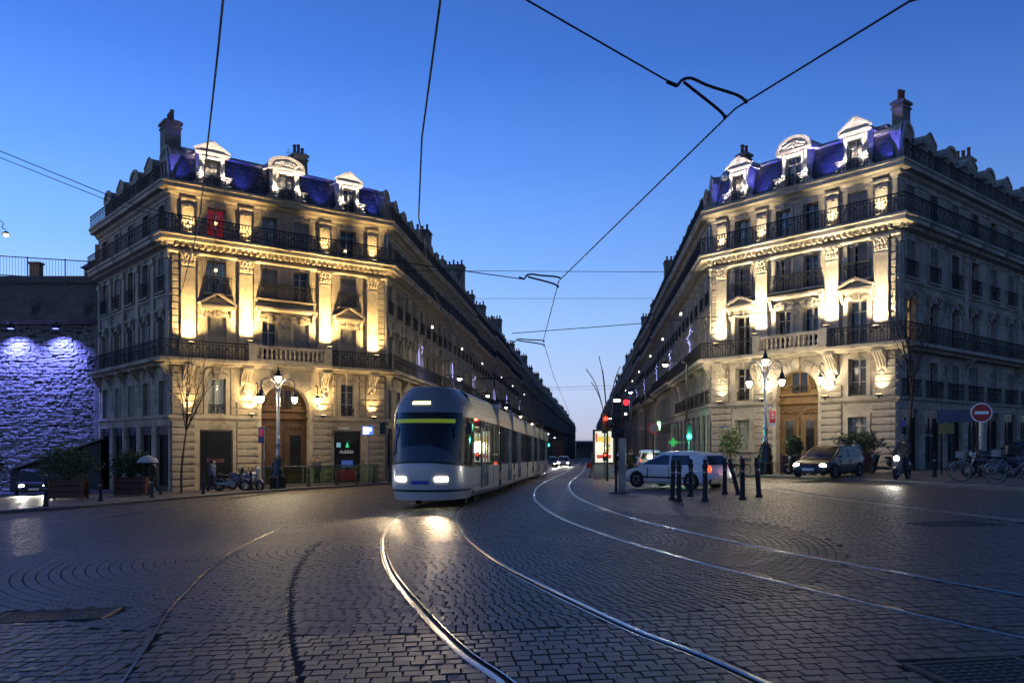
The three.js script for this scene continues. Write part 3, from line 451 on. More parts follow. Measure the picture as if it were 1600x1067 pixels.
{ // left corner building
  const s = { ledge: 2.85, slab: 6.15, f1top: 8.7, ped: 9.9, f2: 10.05, f2top: 11.95, c2: 13.15, f3top: 15.05, cor: 15.4, roof: 18.35 };
  const b = new Building('corner_building', 'floodlit corner building behind the tram, warm yellow light, dubble shop at street level', 'building', L1);
  const kA = turnOf(L0, L1, L2), kB = turnOf(L1, L2, L3), FL = faceOf(L0, L1), FF = faceOf(L1, L2), FS = faceOf(L2, L3);
  M.stoneL2 = stone(.53, .455, .345);
  sideFace(b, FL, s, { k0: 0, k1: kA, nb: 5, wallM: M.stoneL, trimM: M.stoneLtrim, detail: 2, every: 1, courses: true, shops: ['dark', 'dark', 'door'] });
  cornerFront(b, FF, s, {
    k0: kA, k1: kB, pil: [.9, 4.28, 9.41, 12.81], off: 1.02, wallM: M.stoneL, wallM2: M.stoneL2, trimM: M.stoneLtrim, dormM: stone(.72, .68, .6), mh: 2.1, shopW: 1.95, shopTop: 2.1,
    door: { w: 3.1, top: 4.85, mat: M.wood, glazed: false }, light: new THREE.Color(1, .69, .29), gain: 1, lens: M.warmLens, lanternM: M.lampWarm, dormLight: [1, .82, .66], blue: [.55, 4.25, 9.3, 13.1], blueI: 30,
    kinds: [['shut', 'glass', 'shut', 'shut'], ['curtain', 'shut', 'glass', 'shut'], ['lit', 'curtain', 'shut', 'glass'], ['curtain', 'glass']], opts: [null, null, [{ lit: M.winRed }], null],
    dorm: [[2.3, 1.9, 2.75, 'tri', 'shut'], [6.85, 2.2, 2.85, 'arch', 'shut'], [11.15, 1.8, 2.7, 'tri', 'glass']],
    shop(i, u, o, gr) {
      const a = o[0], c = o[1], y1 = o[3], f = b.put('shop_front', new G().box(a, a + .08, gr, y1, -.2, -.1).box(c - .08, c, gr, y1, -.2, -.1).box(a + .08, c - .08, y1 - .1, y1, -.2, -.1).box(a + .08, c - .08, gr - .2, gr + .3, -.2, -.08), M.black, FF);
      mesh('shop_window', new G().box(a + .08, c - .08, gr + .3, y1 - .1, -.19, -.17), M.pane, f);
      const lt = i ? text('dubble', .22) : text('Pause', .27, .01, fontSerif); const m = mesh('lettering', lt, i ? std({ color: lin(.7, .7, .72), roughness: .5 }) : std({ color: lin(.2, .05, .07), roughness: .5 }), f); m.position.set(u, gr + (i ? 2.05 : 1.7), -.165);
      if (i) { mesh('lettering', text('dubble', .16), M.white, f).position.set(u - .3, y1 + .1, .01); const sc = mesh('lit_screen', new G().box(u - .35, u + .45, gr + 1.15, gr + 1.6, -.165, -.15), glow(.05, .12, .5, .5), f); mesh('counter', new G().box(a + .15, c - .15, gr + .3, gr + 1.0, -.165, -.13), std({ color: lin(.32, .02, .05), roughness: .5 }), f); mesh('lit_sign', new G().shape([[-.12, 0], [.12, 0], [.05, .2], [0, .34], [-.05, .2]], .02, T(u + .05, gr + 2.45, -.165)), glow(.05, .8, .3, .9), f); mesh('lit_sign', new G().box(u - .72, u - .42, gr + 2.45, gr + 2.75, -.165, -.15), glow(.35, .7, .9, .45), f); }
    },
  });
  sideFace(b, FS, s, { k0: kB, k1: 0, nb: 8, wallM: M.stoneL, trimM: M.stoneLtrim, detail: 2, every: 2, courses: false });
  const O = (p) => p, in1 = along(along(L1, [.72, -.69], 1), sd, .4); roofCap(b, [along(L0, [.761, -.649], .9), along(L1, [.13, -1], 1.2), along(L2, [-.45, -.9], 1.3), along(L3, [-.996, -.09], 1.0), along(L3, [-.996, -.09], 12)], s.roof - .02);
  chimney(b, FF, .55, .9, 1.0, 16.5, 20.2, -1.9, 3); chimney(b, FF, 8.7, .9, .8, 18, 20.1, -2.2, 3); chimney(b, FS, 20.6, 1.5, 3.6, 15, 20.6, -2.6, 8);
  { const x = new G(); x.rod([0, 0, 0], [0, 1.9, 0], .02).rod([-.25, 1.6, 0], [1.3, 1.75, 0], .012); for (let i = 0; i < 6; i++) x.rod([-.1 + i * .25, 1.45 + .02 * i, 0], [-.1 + i * .25, 1.85 + .02 * i, 0], .01); b.put('antenna', x, M.galv, FF, 8.0, 18.4, -2.1); }
  for (const [u, y] of [[2.6, 11.45], [2.6, 14.2], [11.0, 13.75]]) b.put('lamp_bulb', cached('bulb', () => new G().ball(0, 0, -.12, .09)), M.winBulb, FF, u, y, 0);
  // number plate and notice by the door
  b.put('number_plate', new G().box(-.16, .16, 0, .2, 0, .02), M.signBlue, FF, 9.25, 2.95, .23); mesh('number', text('1', .14), M.white, b.o.children.at(-1)).position.set(0, .03, .022);
  b.put('wall_plaque', new G().cham(-.3, .3, 0, .36, 0, .02, .01), M.galv, FF, 4.65, .7, .065);
  b.put('notice', new G().box(-.17, .17, 0, .55, 0, .01), std({ color: lin(.5, .4, .1), roughness: .7 }), FF, 9.25, .3, .065);
  b.put('downpipe', new G().rod([0, -1.6, .1], [0, 15.2, .1], .05), M.galv, FS, .35, 0, 0);
}
{ // right corner building
  const s = { ledge: 3.75, slab: 6.65, f1top: 9.15, ped: 10.2, f2: 10.25, f2top: 12.15, c2: 13.3, f3top: 15.1, cor: 15.45, roof: 18.5 };
  const b = new Building('corner_building', 'floodlit corner building with golden arched door behind the right triple lamp', 'building', R1);
  const kA = turnOf(R0, R1, R2), kB = turnOf(R1, R2, R3), FS = faceOf(R0, R1), FF = faceOf(R1, R2), FR = faceOf(R2, R3);
  M.stoneR2 = stone(.57, .515, .435);
  sideFace(b, FS, s, { k0: 0, k1: kA, nb: 8, wallM: M.stoneR, trimM: M.stoneRtrim, detail: 2, every: 2, courses: false, railM: true });
  cornerFront(b, FF, s, {
    k0: kA, k1: kB, pil: [.9, 3.86, 8.52, 11.37], off: .9, wallM: M.stoneR, wallM2: M.stoneR2, trimM: M.stoneRtrim, dormM: stone(.74, .70, .66), mh: 2.05, shopW: 1.1, shopY: .85, shopTop: 2.75,
    door: { w: 2.75, top: 5.5, mat: std({ color: lin(.27, .15, .045), map: woodTex, roughness: .45, bumpMap: woodTex, bumpScale: .004 }), glazed: true }, light: new THREE.Color(1, .81, .5), gain: .8, lens: M.warmLens, lanternM: M.lampWarm, dormLight: [1, .86, .78], blue: [.4, 3.6, 7.95, 8.4, 11.6], blueI: 44,
    kinds: [['glass', 'glass', 'glass', 'glass'], ['ajar', 'ajar', 'glass', 'ajar'], ['curtain', 'curtain', 'glass', 'shut'], ['glass', 'glass']], opts: [],
    dorm: [[2.15, 1.75, 2.9, 'tri', 'shut'], [6.05, 2.1, 3.1, 'arch', 'glass'], [9.85, 1.75, 3.0, 'tri', 'shut']],
    shop(i, u, o, gr) {
      windowAt(b, FF, u, o[2], 1.1, o[3] - o[2], 'curtain'); const x = new G(); surround(x, u, o[2], 1.1, o[3] - o[2], .09, .22, false); x.run(bandProf(o[2] - .14, o[2], .2), u - .85, u + .85); b.put('window_surround', x, M.stoneRtrim, FF);
    },
  });
  sideFace(b, FR, s, { k0: kB, k1: 0, nb: 9, wallM: M.stoneR, trimM: M.stoneRtrim, detail: 2, every: 3, courses: true, railM: true, shops: ['dark', 'dark', 'dark', 'grille', 'dark'] });
  roofCap(b, [along(R0, [.996, .09], 12), along(R0, [.996, .09], 1.0), along(R1, [.45, -.9], 1.3), along(R2, [.05, -1], 1.3), along(R3, [-.661, -.75], 1)], s.roof - .02);
  chimney(b, FF, 1.0, .7, .6, 18, 20.0, -2.0, 2); chimney(b, FF, 11.5, .62, .8, 18, 20.0, -1.7, 2); chimney(b, FS, 1.6, 1.4, 3.4, 15, 20.4, -2.6, 7); chimney(b, FR, 13.3, .9, 1.1, 18, 19.7, -1.7, 3);
  { const x = new G(); x.add(new THREE.SphereGeometry(.5, 16, 6, 0, 6.283, 0, .7), new THREE.Matrix4().makeRotationX(1.4)); x.rod([0, 0, -.1], [0, -.5, -.2], .03).rod([0, -.2, .3], [0, .02, .6], .015).ball(0, .03, .62, .05); b.put('satellite_dish', x, M.galv, FF, 1.75, 17.75, .55); }
  b.put('number_plate', new G().box(-.16, .16, 0, .2, 0, .02), M.signBlue, FF, 4.4, 3.35, .065); mesh('number', text('1', .14), M.white, b.o.children.at(-1)).position.set(0, .03, .022);
  for (const [u, y] of [[4.15, 1.0], [4.55, 1.0]]) b.put('name_plate', new G().cham(-.15, .15, 0, .22, 0, .02, .005), M.black, FF, u, y, .065);
  b.put('street_name_plate', new G().box(-.32, .32, 0, .36, 0, .02), M.signBlue, FF, .95, 2.2, .065); b.put('street_name_plate', new G().box(-.26, .26, 0, .34, 0, .02), M.signBlue, FR, .6, 2.2, .05);
  b.put('downpipe', new G().rod([0, -.8, .1], [0, 15.2, .1], .05), M.galv, FS, FS.L - .35, 0, 0);
  for (const u of [1.5, 4.5]) b.put('shop_sign', new G().box(-.5, .5, 1.72, 1.8, 0, .02), std({ color: lin(.3, .29, .28), roughness: .6 }), FR, u, 0, -.24);
}
// ---------------------------------------------------------------- the buildings along the street
{
  const rows = [['left', L2, [[22, 42, 1], [42, 62, 1], [62, 84, 1], [84, 108, 1], [108, 142, 0], [142, 190, 0], [190, 260, 0], [260, 420, 0], [420, 820, 0]]], ['right', R1, [[22, 43, 1], [43, 64, 1], [64, 85, 1], [85, 110, 0], [110, 145, 0], [145, 200, 0], [200, 280, 0], [280, 420, 0], [420, 820, 0]]]];
  const ord = ['first', 'second', 'third', 'fourth', 'fifth', 'sixth', 'seventh', 'eighth', 'last'], tone = [[.50, .46, .41], [.43, .40, .37], [.52, .47, .40], [.40, .38, .36], [.47, .44, .41], [.42, .39, .36]];
  rows.forEach(([side, P, segs], si) => segs.forEach(([t0, t1, det], i) => {
    const c = tone[(i * 2 + si * 3) % 6], wm = stone(...c), tm = stone(c[0] * 1.1, c[1] * 1.1, c[2] * 1.1), dh = [.1, -.25, .2, -.1, .15, -.3, 0, -.2, .1][i] + (si ? .1 : 0);
    const s = { ledge: 3.1 + dh * .6 + si * .5, slab: 6.3 + dh + si * .3, f2: 10.1 + dh, c2: 13.15 + dh, cor: 15.4 + dh, roof: 18.3 + dh * 1.5 };
    const p0 = along(P, sd, t0), p1 = along(P, sd, t1), F = si ? faceOf(p1, p0) : faceOf(p0, p1), nb = Math.round((t1 - t0) / 2.75);
    const b = new Building('apartment_building', `${ord[i]} stone apartment building up the street, counted from the ${side} corner building`, 'building', p0);
    sideFace(b, F, s, { k0: 0, k1: 0, nb, wallM: wm, trimM: tm, detail: det, every: 2, flip: i % 2, lit: .035, shops: ['dark', 'grille', 'dark', i % 2 ? 'warm' : 'dark', 'dark', 'door', i < 2 && si ? 'lit' : 'dark'] });
    mesh('party_wall', new G().box(F.L - .4, F.L - .02, -8, s.roof + .3, -11, -1.2).box(.02, .4, -8, s.roof + .3, -11, -1.2), M.chimney, b.o, b.inv.clone().multiply(F.m));
    mesh('roof_top', new G().box(.4, F.L - .4, s.roof - .1, s.roof, -11, -1.2), M.zinc, b.o, b.inv.clone().multiply(F.m));
    chimney(b, F, si ? .8 : F.L - .8, 1.5, 3.4, 15, s.roof + [3.3, 2.4, 3.0, 2.2, 2.9][i % 5], -2.4, 7); if (i < 6) chimney(b, F, F.L * (.4 + .1 * (i % 3)), 1.0, 2.4, 17, s.roof + [1.5, 2.3, 1.7][i % 3], -2.2, 5); if (t1 - t0 > 45) for (let u = 20; u < Math.min(F.L - 6, 150); u += 21) chimney(b, F, si ? F.L - u : u, 1.4, 3, 15, s.roof + 1.6 + 1.2 * Math.abs(Math.sin(u)), -2.3, 6);
  }));
  const b = new Building('apartment_building', 'small far building that closes the end of the street', 'building', along(L2, sd, 830)), F = faceOf(along(L2, sd, 830), [along(L2, sd, 830)[0] + 30, along(L2, sd, 830)[1] - 2]);
  const g = new G(); wall(g, 0, F.L, -22, .6, [2, 6, 10, 14, 18, 22, 26].map((u) => [u, u + 1.4, -5, -2])); b.put('wall', g, stone(.3, .28, .26), F); b.put('roof', new G().run([[.3, .6], [-5, 2.2], [-5.2, .6]], 0, F.L), M.slate, F);
  for (const u of [2, 6, 10, 14, 18, 22, 26]) b.put('window', new G().box(u, u + 1.4, -5, -2, -.3, -.2), M.pane, F);
}
// ---------------------------------------------------------------- ground
const kerbL = [[-40, 21], [-28, 25], [-17.9, 29.6], [-16.4, 32], [-15.4, 37], [-13.9, 43], [-12.2, 47], [-7.5, 54], [-5.4, 60], [-5.05, 64], [27.6, 424]];
const kerbR = [[42.6, 424], [10.1, 62], [10.4, 56], [11.3, 51.2], [13.3, 46.4], [14.3, 38], [14.6, 30.6], [14.6, 24], [15.4, 15], [19, 8]];
const railDefs = { left: [[.95, 4.4], [.63, 5.6], [.34, 6.39], [-.02, 7.66], [-.54, 9.67], [-.82, 10.88], [-1.15, 12.53], [-1.46, 14.42], [-1.74, 16.4], [-2.06, 20], [-2.22, 23.6], [-2.15, 26.5], [-1.85, 30.3], [-1.35, 36], [-.75, 42.7], [.65, 57], [2.8, 81], [5.42, 110], [18.1, 250]], right: [[6.6, 2.4], [4.95, 5], [4.2, 7], [3.62, 9.1], [2.93, 12], [2.25, 16], [1.82, 20], [1.58, 25], [1.52, 30], [1.93, 40], [2.6, 48], [3.65, 58], [4.85, 69], [6.1, 81], [8.75, 110], [21.4, 250]] };
const trackCurve = {}; for (const k in railDefs) trackCurve[k] = new THREE.CatmullRomCurve3(railDefs[k].map(([x, d]) => V(x, 0, -d)), false, 'centripetal');
const offset = (c, o, n) => Array.from({ length: n + 1 }, (_, i) => { const t = (i / n) ** 1.7, p = c.getPoint(t), q = c.getTangent(t); const L = Math.hypot(q.x, q.z); return [p.x - q.z / L * o, -(p.z + q.x / L * o)]; });
const railLines = []; for (const k in trackCurve) for (const s of [-1, 1]) railLines.push([k, s, offset(trackCurve[k], s * .752, 220)]);
const stripA = [[-2.3, 4.6], [-2.57, 5.57], [-2.97, 6.95], [-3.41, 8.44], [-3.69, 9.58], [-4.09, 11.28], [-4.55, 13.69], [-4.97, 16.86], [-5.16, 19.49]], stripB = [[-1.15, 4.5], [-1.37, 5.44], [-1.77, 6.78], [-2.28, 8.69], [-2.69, 10.39], [-3.01, 12.06], [-3.29, 13.81], [-3.48, 15.37]];
const smooth = (a, n) => new THREE.CatmullRomCurve3(a.map(([x, d]) => V(x, 0, -d))).getPoints(n).map((p) => [p.x, -p.z]);
const stripAs = smooth(stripA, 50), stripBs = smooth(stripB, 50);
function ribbon(g, line, o0, o1, y0, y1 = y0) { // strip beside a line of [x, depth], offsets to its right
  for (let i = 0; i < line.length - 1; i++) {
    const P = (k, o) => { const a = line[Math.max(0, k - 1)], b = line[Math.min(line.length - 1, k + 1)], dx = b[0] - a[0], dz = -(b[1] - a[1]), l = Math.hypot(dx, dz); const x = line[k][0] - dz / l * o, z = -line[k][1] + dx / l * o; return [x, z]; };
    const a = P(i, o0), b = P(i, o1), c = P(i + 1, o1), d = P(i + 1, o0), h = ([x, z], y) => [x, gy(x, z) + y, z];
    g.quad(h(a, y0), h(b, y1), h(c, y1), h(d, y0));
  }
  return g;
}
const cobbleTex = (() => { const N = 512, n = 16; return { col: tex(N, (x, y, i) => { const row = Math.floor(y / 32), o = (row % 2) * 16 + (nB[row * 700 % 262144] * 10 | 0), cx = Math.floor((x + o) / 32), lx = (x + o) % 32, ly = y % 32, e = Math.min(lx, 31 - lx, ly, 31 - ly); const h = Math.abs(Math.sin((cx % 16) * 12.99 + row * 78.2) * 43758.5) % 1; const v = e < 2 ? .42 : (.68 + .34 * h + .3 * (nB[i] - .5)); return [v, v * .97, v * .95]; }, 2.4), hgt: tex(N, (x, y, i) => { const row = Math.floor(y / 32), o = (row % 2) * 16 + (nB[row * 700 % 262144] * 10 | 0), lx = (x + o) % 32, ly = y % 32, e = Math.min(lx, 31 - lx, ly, 31 - ly); return e < 2 ? 0 : Math.min(1, .55 + e * .06) * (.85 + .3 * (nA[i] - .5)); }, 2.4, false) }; })();
M.cobbleFar = std({ color: lin(.172, .135, .105), map: cobbleTex.col, roughness: .68, bumpMap: cobbleTex.hgt, bumpScale: .02 });
M.joint = std({ color: lin(.036, .031, .027), roughness: .95, map: stoneTex });
M.asphalt = std({ color: lin(.075, .072, .07), roughness: .72, map: stoneTex, bumpMap: grainTex, bumpScale: .004 });
M.slabPave = std({ color: lin(.20, .185, .17), map: stoneTex, roughness: .6, bumpMap: grainTex, bumpScale: .006 });
M.granite = std({ color: lin(.27, .26, .25), map: stoneTex, roughness: .6 });
M.cobble = std({ color: lin(.17, .155, .145), map: stoneTex, roughness: .47, bumpMap: grainTex, bumpScale: .008, roughnessMap: roughTex });
const sheet = (g, pts, lift) => { const s = THREE.ShapeUtils.triangulateShape(pts.map(([x, d]) => new THREE.Vector2(x, d)), []); for (const [a, b, c] of s) { const q = [a, b, c].map((k) => [pts[k][0], gy(pts[k][0], -pts[k][1]) + lift, -pts[k][1]]); const up = (q[1][0] - q[0][0]) * (q[2][2] - q[0][2]) - (q[1][2] - q[0][2]) * (q[2][0] - q[0][0]); up < 0 ? g.tri(...q) : g.tri(q[0], q[2], q[1]); } return g; };
const near = [[-32, 3], [32, 3], [32, 54], [-32, 54]];
const ground = structure('ground', sheet(sheet(sheet(sheet(new G(), [[-900, 54], [900, 54], [900, 1100], [-900, 1100]], -.006), [[-900, -300], [900, -300], [900, 3], [-900, 3]], -.006), [[-900, 3], [-32, 3], [-32, 54], [-900, 54]], -.006), [[32, 3], [900, 3], [900, 54], [32, 54]], -.006), M.cobbleFar);
const bed = structure('paving_bed', sheet(new G(), near, -.022), M.joint); bed.userData.kind = 'structure';
const inPoly = (x, d, p) => { let c = false; for (let i = 0, j = p.length - 1; i < p.length; j = i++) if ((p[i][1] > d) !== (p[j][1] > d) && x < (p[j][0] - p[i][0]) * (d - p[i][1]) / (p[j][1] - p[i][1]) + p[i][0]) c = !c; return c; };
const swL = [[-900, 21], ...kerbL, [20, 424], [-900, 424]], swR = [...kerbR, [60, 8], [900, 8], [900, 424]];
{ // pavements: slabs with a granite kerb, stone by stone where they show
  for (const [poly, line, n] of [[swL, kerbL, 0], [swR, kerbR, 1]]) {
    const g = new G(); sheet(g, poly, .108); const sw = structure('sidewalk', g, M.slabPave);
    const f = new G(); ribbon(f, line, 0, .001, -.1, .115); mesh('kerb_face', f, M.granite, sw);
    const kg = new G().cham(-.49, .49, -.2, .2, -.15, .135, .02).done(); kg.rotateX(-Math.PI / 2);
    for (let i = 0; i < line.length - 1; i++) { const [x0, d0] = line[i], [x1, d1] = line[i + 1], l = Math.hypot(x1 - x0, d1 - d0); if (Math.min(d0, d1) > 75 || l > 200) continue; const m = Math.max(1, Math.round(l)), a = Math.atan2(d1 - d0, x1 - x0), o = (n ? 1 : 1) * -.17; for (let k = 0; k < m; k++) { const t = (k + .5) / m, x = x0 + (x1 - x0) * t - Math.sin(a) * -o, d = d0 + (d1 - d0) * t + Math.cos(a) * -o; const q = mesh('kerb_stone', kg, M.granite, sw); q.position.set(x, gy(x, -d) - .012 + rr(-.003, .003), -d); q.rotation.y = a; q.scale.x = l / m; } }
    // slabs: the nearest one by one, the rest together
    const sg = new G().cham(-.44, .44, -.29, .29, 0, .03, .008).done().clone(); sg.rotateX(-Math.PI / 2); const sl = [], o = new THREE.Object3D(), tones = [.85, 1, 1.12].map((k) => std({ color: lin(.20 * k, .185 * k, .17 * k), map: stoneTex, roughness: .55, bumpMap: grainTex, bumpScale: .003 }));
    for (let d = 14, r = 0; d < 60; d += .6, r++) for (let x = n ? 10 : -34; x < (n ? 33 : -5); x += .9) { const X = x + (r % 2) * .45; if (inPoly(X, d, poly) && [[-.6, 0], [.6, 0], [0, -.5], [0, .5]].every(([p, q]) => inPoly(X + p, d + q, poly)) && Math.abs(X) < .64 * d + 1) sl.push([X, d]); }
    const set = ([x, d]) => { o.position.set(x, gy(x, -d) + .096 + rr(-.003, .003), -d); o.rotation.set(-.02 + rr(-.004, .004), 0, .03 + rr(-.004, .004)); };
    for (const q of sl.slice(0, 160)) { set(q); const m = mesh('paving_slab', sg, pick(tones), sw); m.position.copy(o.position); m.rotation.copy(o.rotation); }
    const rest = sl.slice(160), im = new THREE.InstancedMesh(sg, tones[1], rest.length); im.name = 'paving_slabs'; im.userData.kind = 'stuff'; const cc = new THREE.Color(); rest.forEach((q, i) => { set(q); o.updateMatrix(); im.setMatrixAt(i, o.matrix); const k = rr(.82, 1.15); cc.setRGB(k, k, k); im.setColorAt(i, cc); }); im.receiveShadow = true; sw.add(im);
  }
}
// flush granite strips
const lightStrip = structure('drain_strip', ribbon(ribbon(new G(), smooth([[-16.5, 19], [-13.7, 22.7], [-12.6, 25.7], [-12.4, 31], [-12.2, 36]], 40), -.2, .2, .004), smooth([[9.3, 44], [9.6, 34], [9.15, 25.5], [9.15, 20.2], [9.2, 15], [9.4, 11]], 40), -.2, .2, .004), M.granite);
{ // setts: rows across the square, arcs along a ring; the nearest ones are stones of their own
  const sett = (() => { const g = new G(), a = .5, i = .42, y = .0, b = -.12, c = -.35; const o = (s, h) => [[-s, h, s], [s, h, s], [s, h, -s], [-s, h, -s]]; const t0 = o(i, y), t1 = o(a, b * .6), t2 = o(a, -1); for (let k = 0; k < 4; k++) { const n = (k + 1) % 4; g.quad(t1[k], t1[n], t0[n], t0[k]); g.quad(t2[k], t2[n], t1[n], t1[k]); } g.quad(...t0); return g.done(); })();
  const stones = [], lines = [...railLines.map((r) => r[2]), stripAs, stripBs];
  const grid = new Map(); for (const [li, l] of lines.entries()) { const inner = li < 4 ? -railLines[li][1] : 0; for (let i = 0; i < l.length - 1; i++) { const n = Math.max(1, Math.ceil(Math.hypot(l[i + 1][0] - l[i][0], l[i + 1][1] - l[i][1]) / .06)); if (l[i][1] > 58) break; for (let k = 0; k < n; k++) { const x = l[i][0] + (l[i + 1][0] - l[i][0]) * k / n, d = l[i][1] + (l[i + 1][1] - l[i][1]) * k / n; const key = Math.round(x / .25) + ',' + Math.round(d / .25); (grid.get(key) || grid.set(key, []).get(key)).push([x, d, li, inner]); } } }
  const fit = (x, d, w) => { // cut a sett where it meets a rail or strip; null when nothing is left
    let best = 9, at = null; const gx = Math.round(x / .25), gd = Math.round(d / .25); for (let i = -1; i <= 1; i++) for (let j = -1; j <= 1; j++) for (const q of grid.get((gx + i) + ',' + (gd + j)) || []) { const r = Math.hypot(q[0] - x, q[1] - d); if (r < best) { best = r; at = q; } }
    if (!at) return [x, w]; const sg = x >= at[0] ? 1 : -1, g = at[2] === 4 ? .012 : at[2] === 5 ? .03 : sg === at[3] ? .088 : .032; if (best - w / 2 > g) return [x, w];
    const nw = best + w / 2 - g; return nw < .035 ? null : [x + sg * (w - nw) / 2, nw]; };
  const holes = [[-4.5, 8.31, .55, .3], [2.95, 5.2, .4, .32], [7.9, 15.15, .6, .45]];
  const C = [-.6, 14.6];
  const ok = (x, d) => d > 4.3 && d < 53.5 && Math.abs(x) < .63 * d + 1.2 && !inPoly(x, d, swL) && !inPoly(x, d, swR) && !holes.some(([a, b, w, h]) => Math.abs(x - a) < w + .06 && Math.abs(d - b) < h + .06) && Math.abs(x - (d < 25.7 ? -12.6 - (25.7 - d) * .37 : -12.4)) > .25 && Math.abs(x - 9.2 - (d > 25 ? (d - 25) * .05 : 0)) > .24;
  const put = (x, d, a, w, l) => { if (!ok(x, d)) return; const f = fit(x, d, w); if (f) stones.push([f[0], d, a, f[1], l]); };
  const rose = (x) => x < C[0] ? 7.7 : 5.6;        // rings of setts round one point of the square, rows beyond them
  const inRose = (x, d) => { const r = rose(x); return ((x - C[0]) / r) ** 2 + ((d - C[1]) / 7.7) ** 2 < 1; };
  for (let t = 3.8; t < 55;) {
    const dep = rr(.135, .165); t += dep;
    for (let x = -.64 * t - 2 + rr(0, .15); x < .64 * t + 2;) { const w = rr(.10, .15); x += w; const xc = x - w / 2, d = t - dep / 2 + .1 * Math.sin(xc * .45) + .024 * xc; if (!inRose(xc, d)) put(xc, d, Math.atan(.045 * Math.cos(xc * .45) + .024), w - .013, dep - .017); }
  }
  for (let q = .12; q < 7.7; q += .15) { const n = Math.max(4, Math.round(2 * Math.PI * q / .13)), o = rr(0, 6); for (let k = 0; k < n; k++) { const th = o + k / n * 2 * Math.PI + rr(-.004, .004) / q, sx = Math.sin(th) > 0 ? 5.6 / 7.7 : 1, x = C[0] + q * Math.sin(th) * sx, d = C[1] + q * Math.cos(th); put(x, d, -Math.atan2(Math.sin(th) / sx, Math.cos(th)), 2 * Math.PI * q / n * (1 - (1 - sx) * Math.abs(Math.cos(th))) - .016, .13 * (1 - (1 - sx) * Math.abs(Math.sin(th)))); } }
  stones.sort((a, b) => a[1] - b[1]);
  const o = new THREE.Object3D(); o.rotation.order = 'YXZ';
  const set = (s, i) => { const [x, d, a, w, l] = s; o.position.set(x, gy(x, -d) + rr(-.004, .003), -d); o.rotation.set(-.02 + rr(-.013, .013), a, .03 + rr(-.013, .013)); o.scale.set(w, .03, l); };
  const mats = [.72, .88, 1, 1.12, 1.28].map((k, i) => std({ color: lin(.172 * k * (1 + .04 * (i % 2)), .133 * k, .1 * k * (1 + .05 * ((i + 1) % 2))), map: stoneTex, roughness: .5, bumpMap: grainTex, bumpScale: .002 }));
  const vis = stones.filter((s) => Math.abs(s[0]) < .606 * s[1] && s[1] > 4.9);
  const first = new Set(vis.slice(0, 300));
  for (const s of first) { set(s); const q = mesh('paving_stone', sett, pick(mats), bed); q.position.copy(o.position); q.rotation.copy(o.rotation); q.scale.copy(o.scale); }
  const rest = stones.filter((s) => !first.has(s)), im = new THREE.InstancedMesh(sett, std({ color: lin(1, 1, 1), roughness: .5, map: stoneTex, bumpMap: grainTex, bumpScale: .002 }), rest.length); im.name = 'paving_stones'; im.userData.kind = 'stuff'; im.receiveShadow = true;
  const c = new THREE.Color(); rest.forEach((s, i) => { set(s); o.updateMatrix(); im.setMatrixAt(i, o.matrix); const k = rr(.72, 1.28) * (.72 + .6 * nC[(Math.abs(Math.round(s[0] * 14)) % 512) * 512 + Math.round(s[1] * 14) % 512]); c.setRGB(.172 * k * rr(.97, 1.06), .133 * k, .101 * k * rr(.96, 1.06)); im.setColorAt(i, c); });
  bed.add(im);
  for (const [x, d, w, h] of holes.slice(0, 3)) { // inspection covers
    const i = holes.findIndex((q) => q[0] === x), g = new G(); g.box(-w, w, -.03, -.004, -h, h); g.box(-w, w, -.004, .006, -h, -h + .04).box(-w, w, -.004, .006, h - .04, h).box(-w, -w + .04, -.004, .006, -h + .04, h - .04).box(w - .04, w, -.004, .006, -h + .04, h - .04); for (let a = -w + .08; a < w - .06; a += .075) for (let b = -h + .08; b < h - .06; b += .075) g.box(a, a + .045, -.004, .004, b, b + .045);
    const t = thing('manhole_cover', ['dark cast iron cover in the setts left of the thin steel strip', 'iron grid cover between the two tram tracks at the bottom of the view', 'iron cover in the setts beside the right roadway'][i], 'manhole cover', [x, gy(x, -d) - .003, -d], .1); t.rotation.set(-.02, .12, .03); mesh('cover_plate', g, std({ color: lin(.05, .046, .043), roughness: .65 }), t);
  }
}
// ---------------------------------------------------------------- tram rails
for (const [k, s, line] of railLines) {
  const inner = -s, t = thing('tram_rail', `grooved steel tram rail, ${s < 0 ? 'left' : 'right'} one of the ${k} track in the setts`, 'tram rail');
  // offset() counts to the right of travel; the groove lies on the track's inside
  const g = new G(), a = -.028, b = .028; ribbon(g, line, a, a + .012, -.004, .004); ribbon(g, line, a + .012, b - .012, .004, .004); ribbon(g, line, b - .012, b, .004, -.004); const lo = inner > 0 ? b + .042 : a - .042 - .022; ribbon(g, line, lo, lo + .014, .001, .001); mesh('rail_head', g, M.steel, t);
  const d = new G(); ribbon(d, line, inner > 0 ? b : a - .042, inner > 0 ? b + .042 : a, -.02, -.02); mesh('rail_groove', d, M.black, t);
  const r = new G(); ribbon(r, line, -.1, inner > 0 ? a : a - .056, -.012, -.008); ribbon(r, line, inner > 0 ? b + .056 : b, .1, -.008, -.012); mesh('rail_seal', r, M.rubber, t);
}
mesh('steel_edge', ribbon(new G(), stripAs, -.011, .011, .009), M.steel, tag(thing('steel_strip', 'thin bright steel strip curving through the setts beside the left track', 'metal strip'), null));
{ const t = thing('joint_strip', 'dark sunken joint winding through the setts left of the left track', 'paving joint'); mesh('joint_filler', ribbon(new G(), stripBs.map(([x, d], i) => [x + .012 * Math.sin(i * 2.1), d]), -.03, .03, -.016), M.joint, t); mesh('joint_edge', ribbon(new G(), stripBs, -.03, -.025, -.002), M.galv, t); }

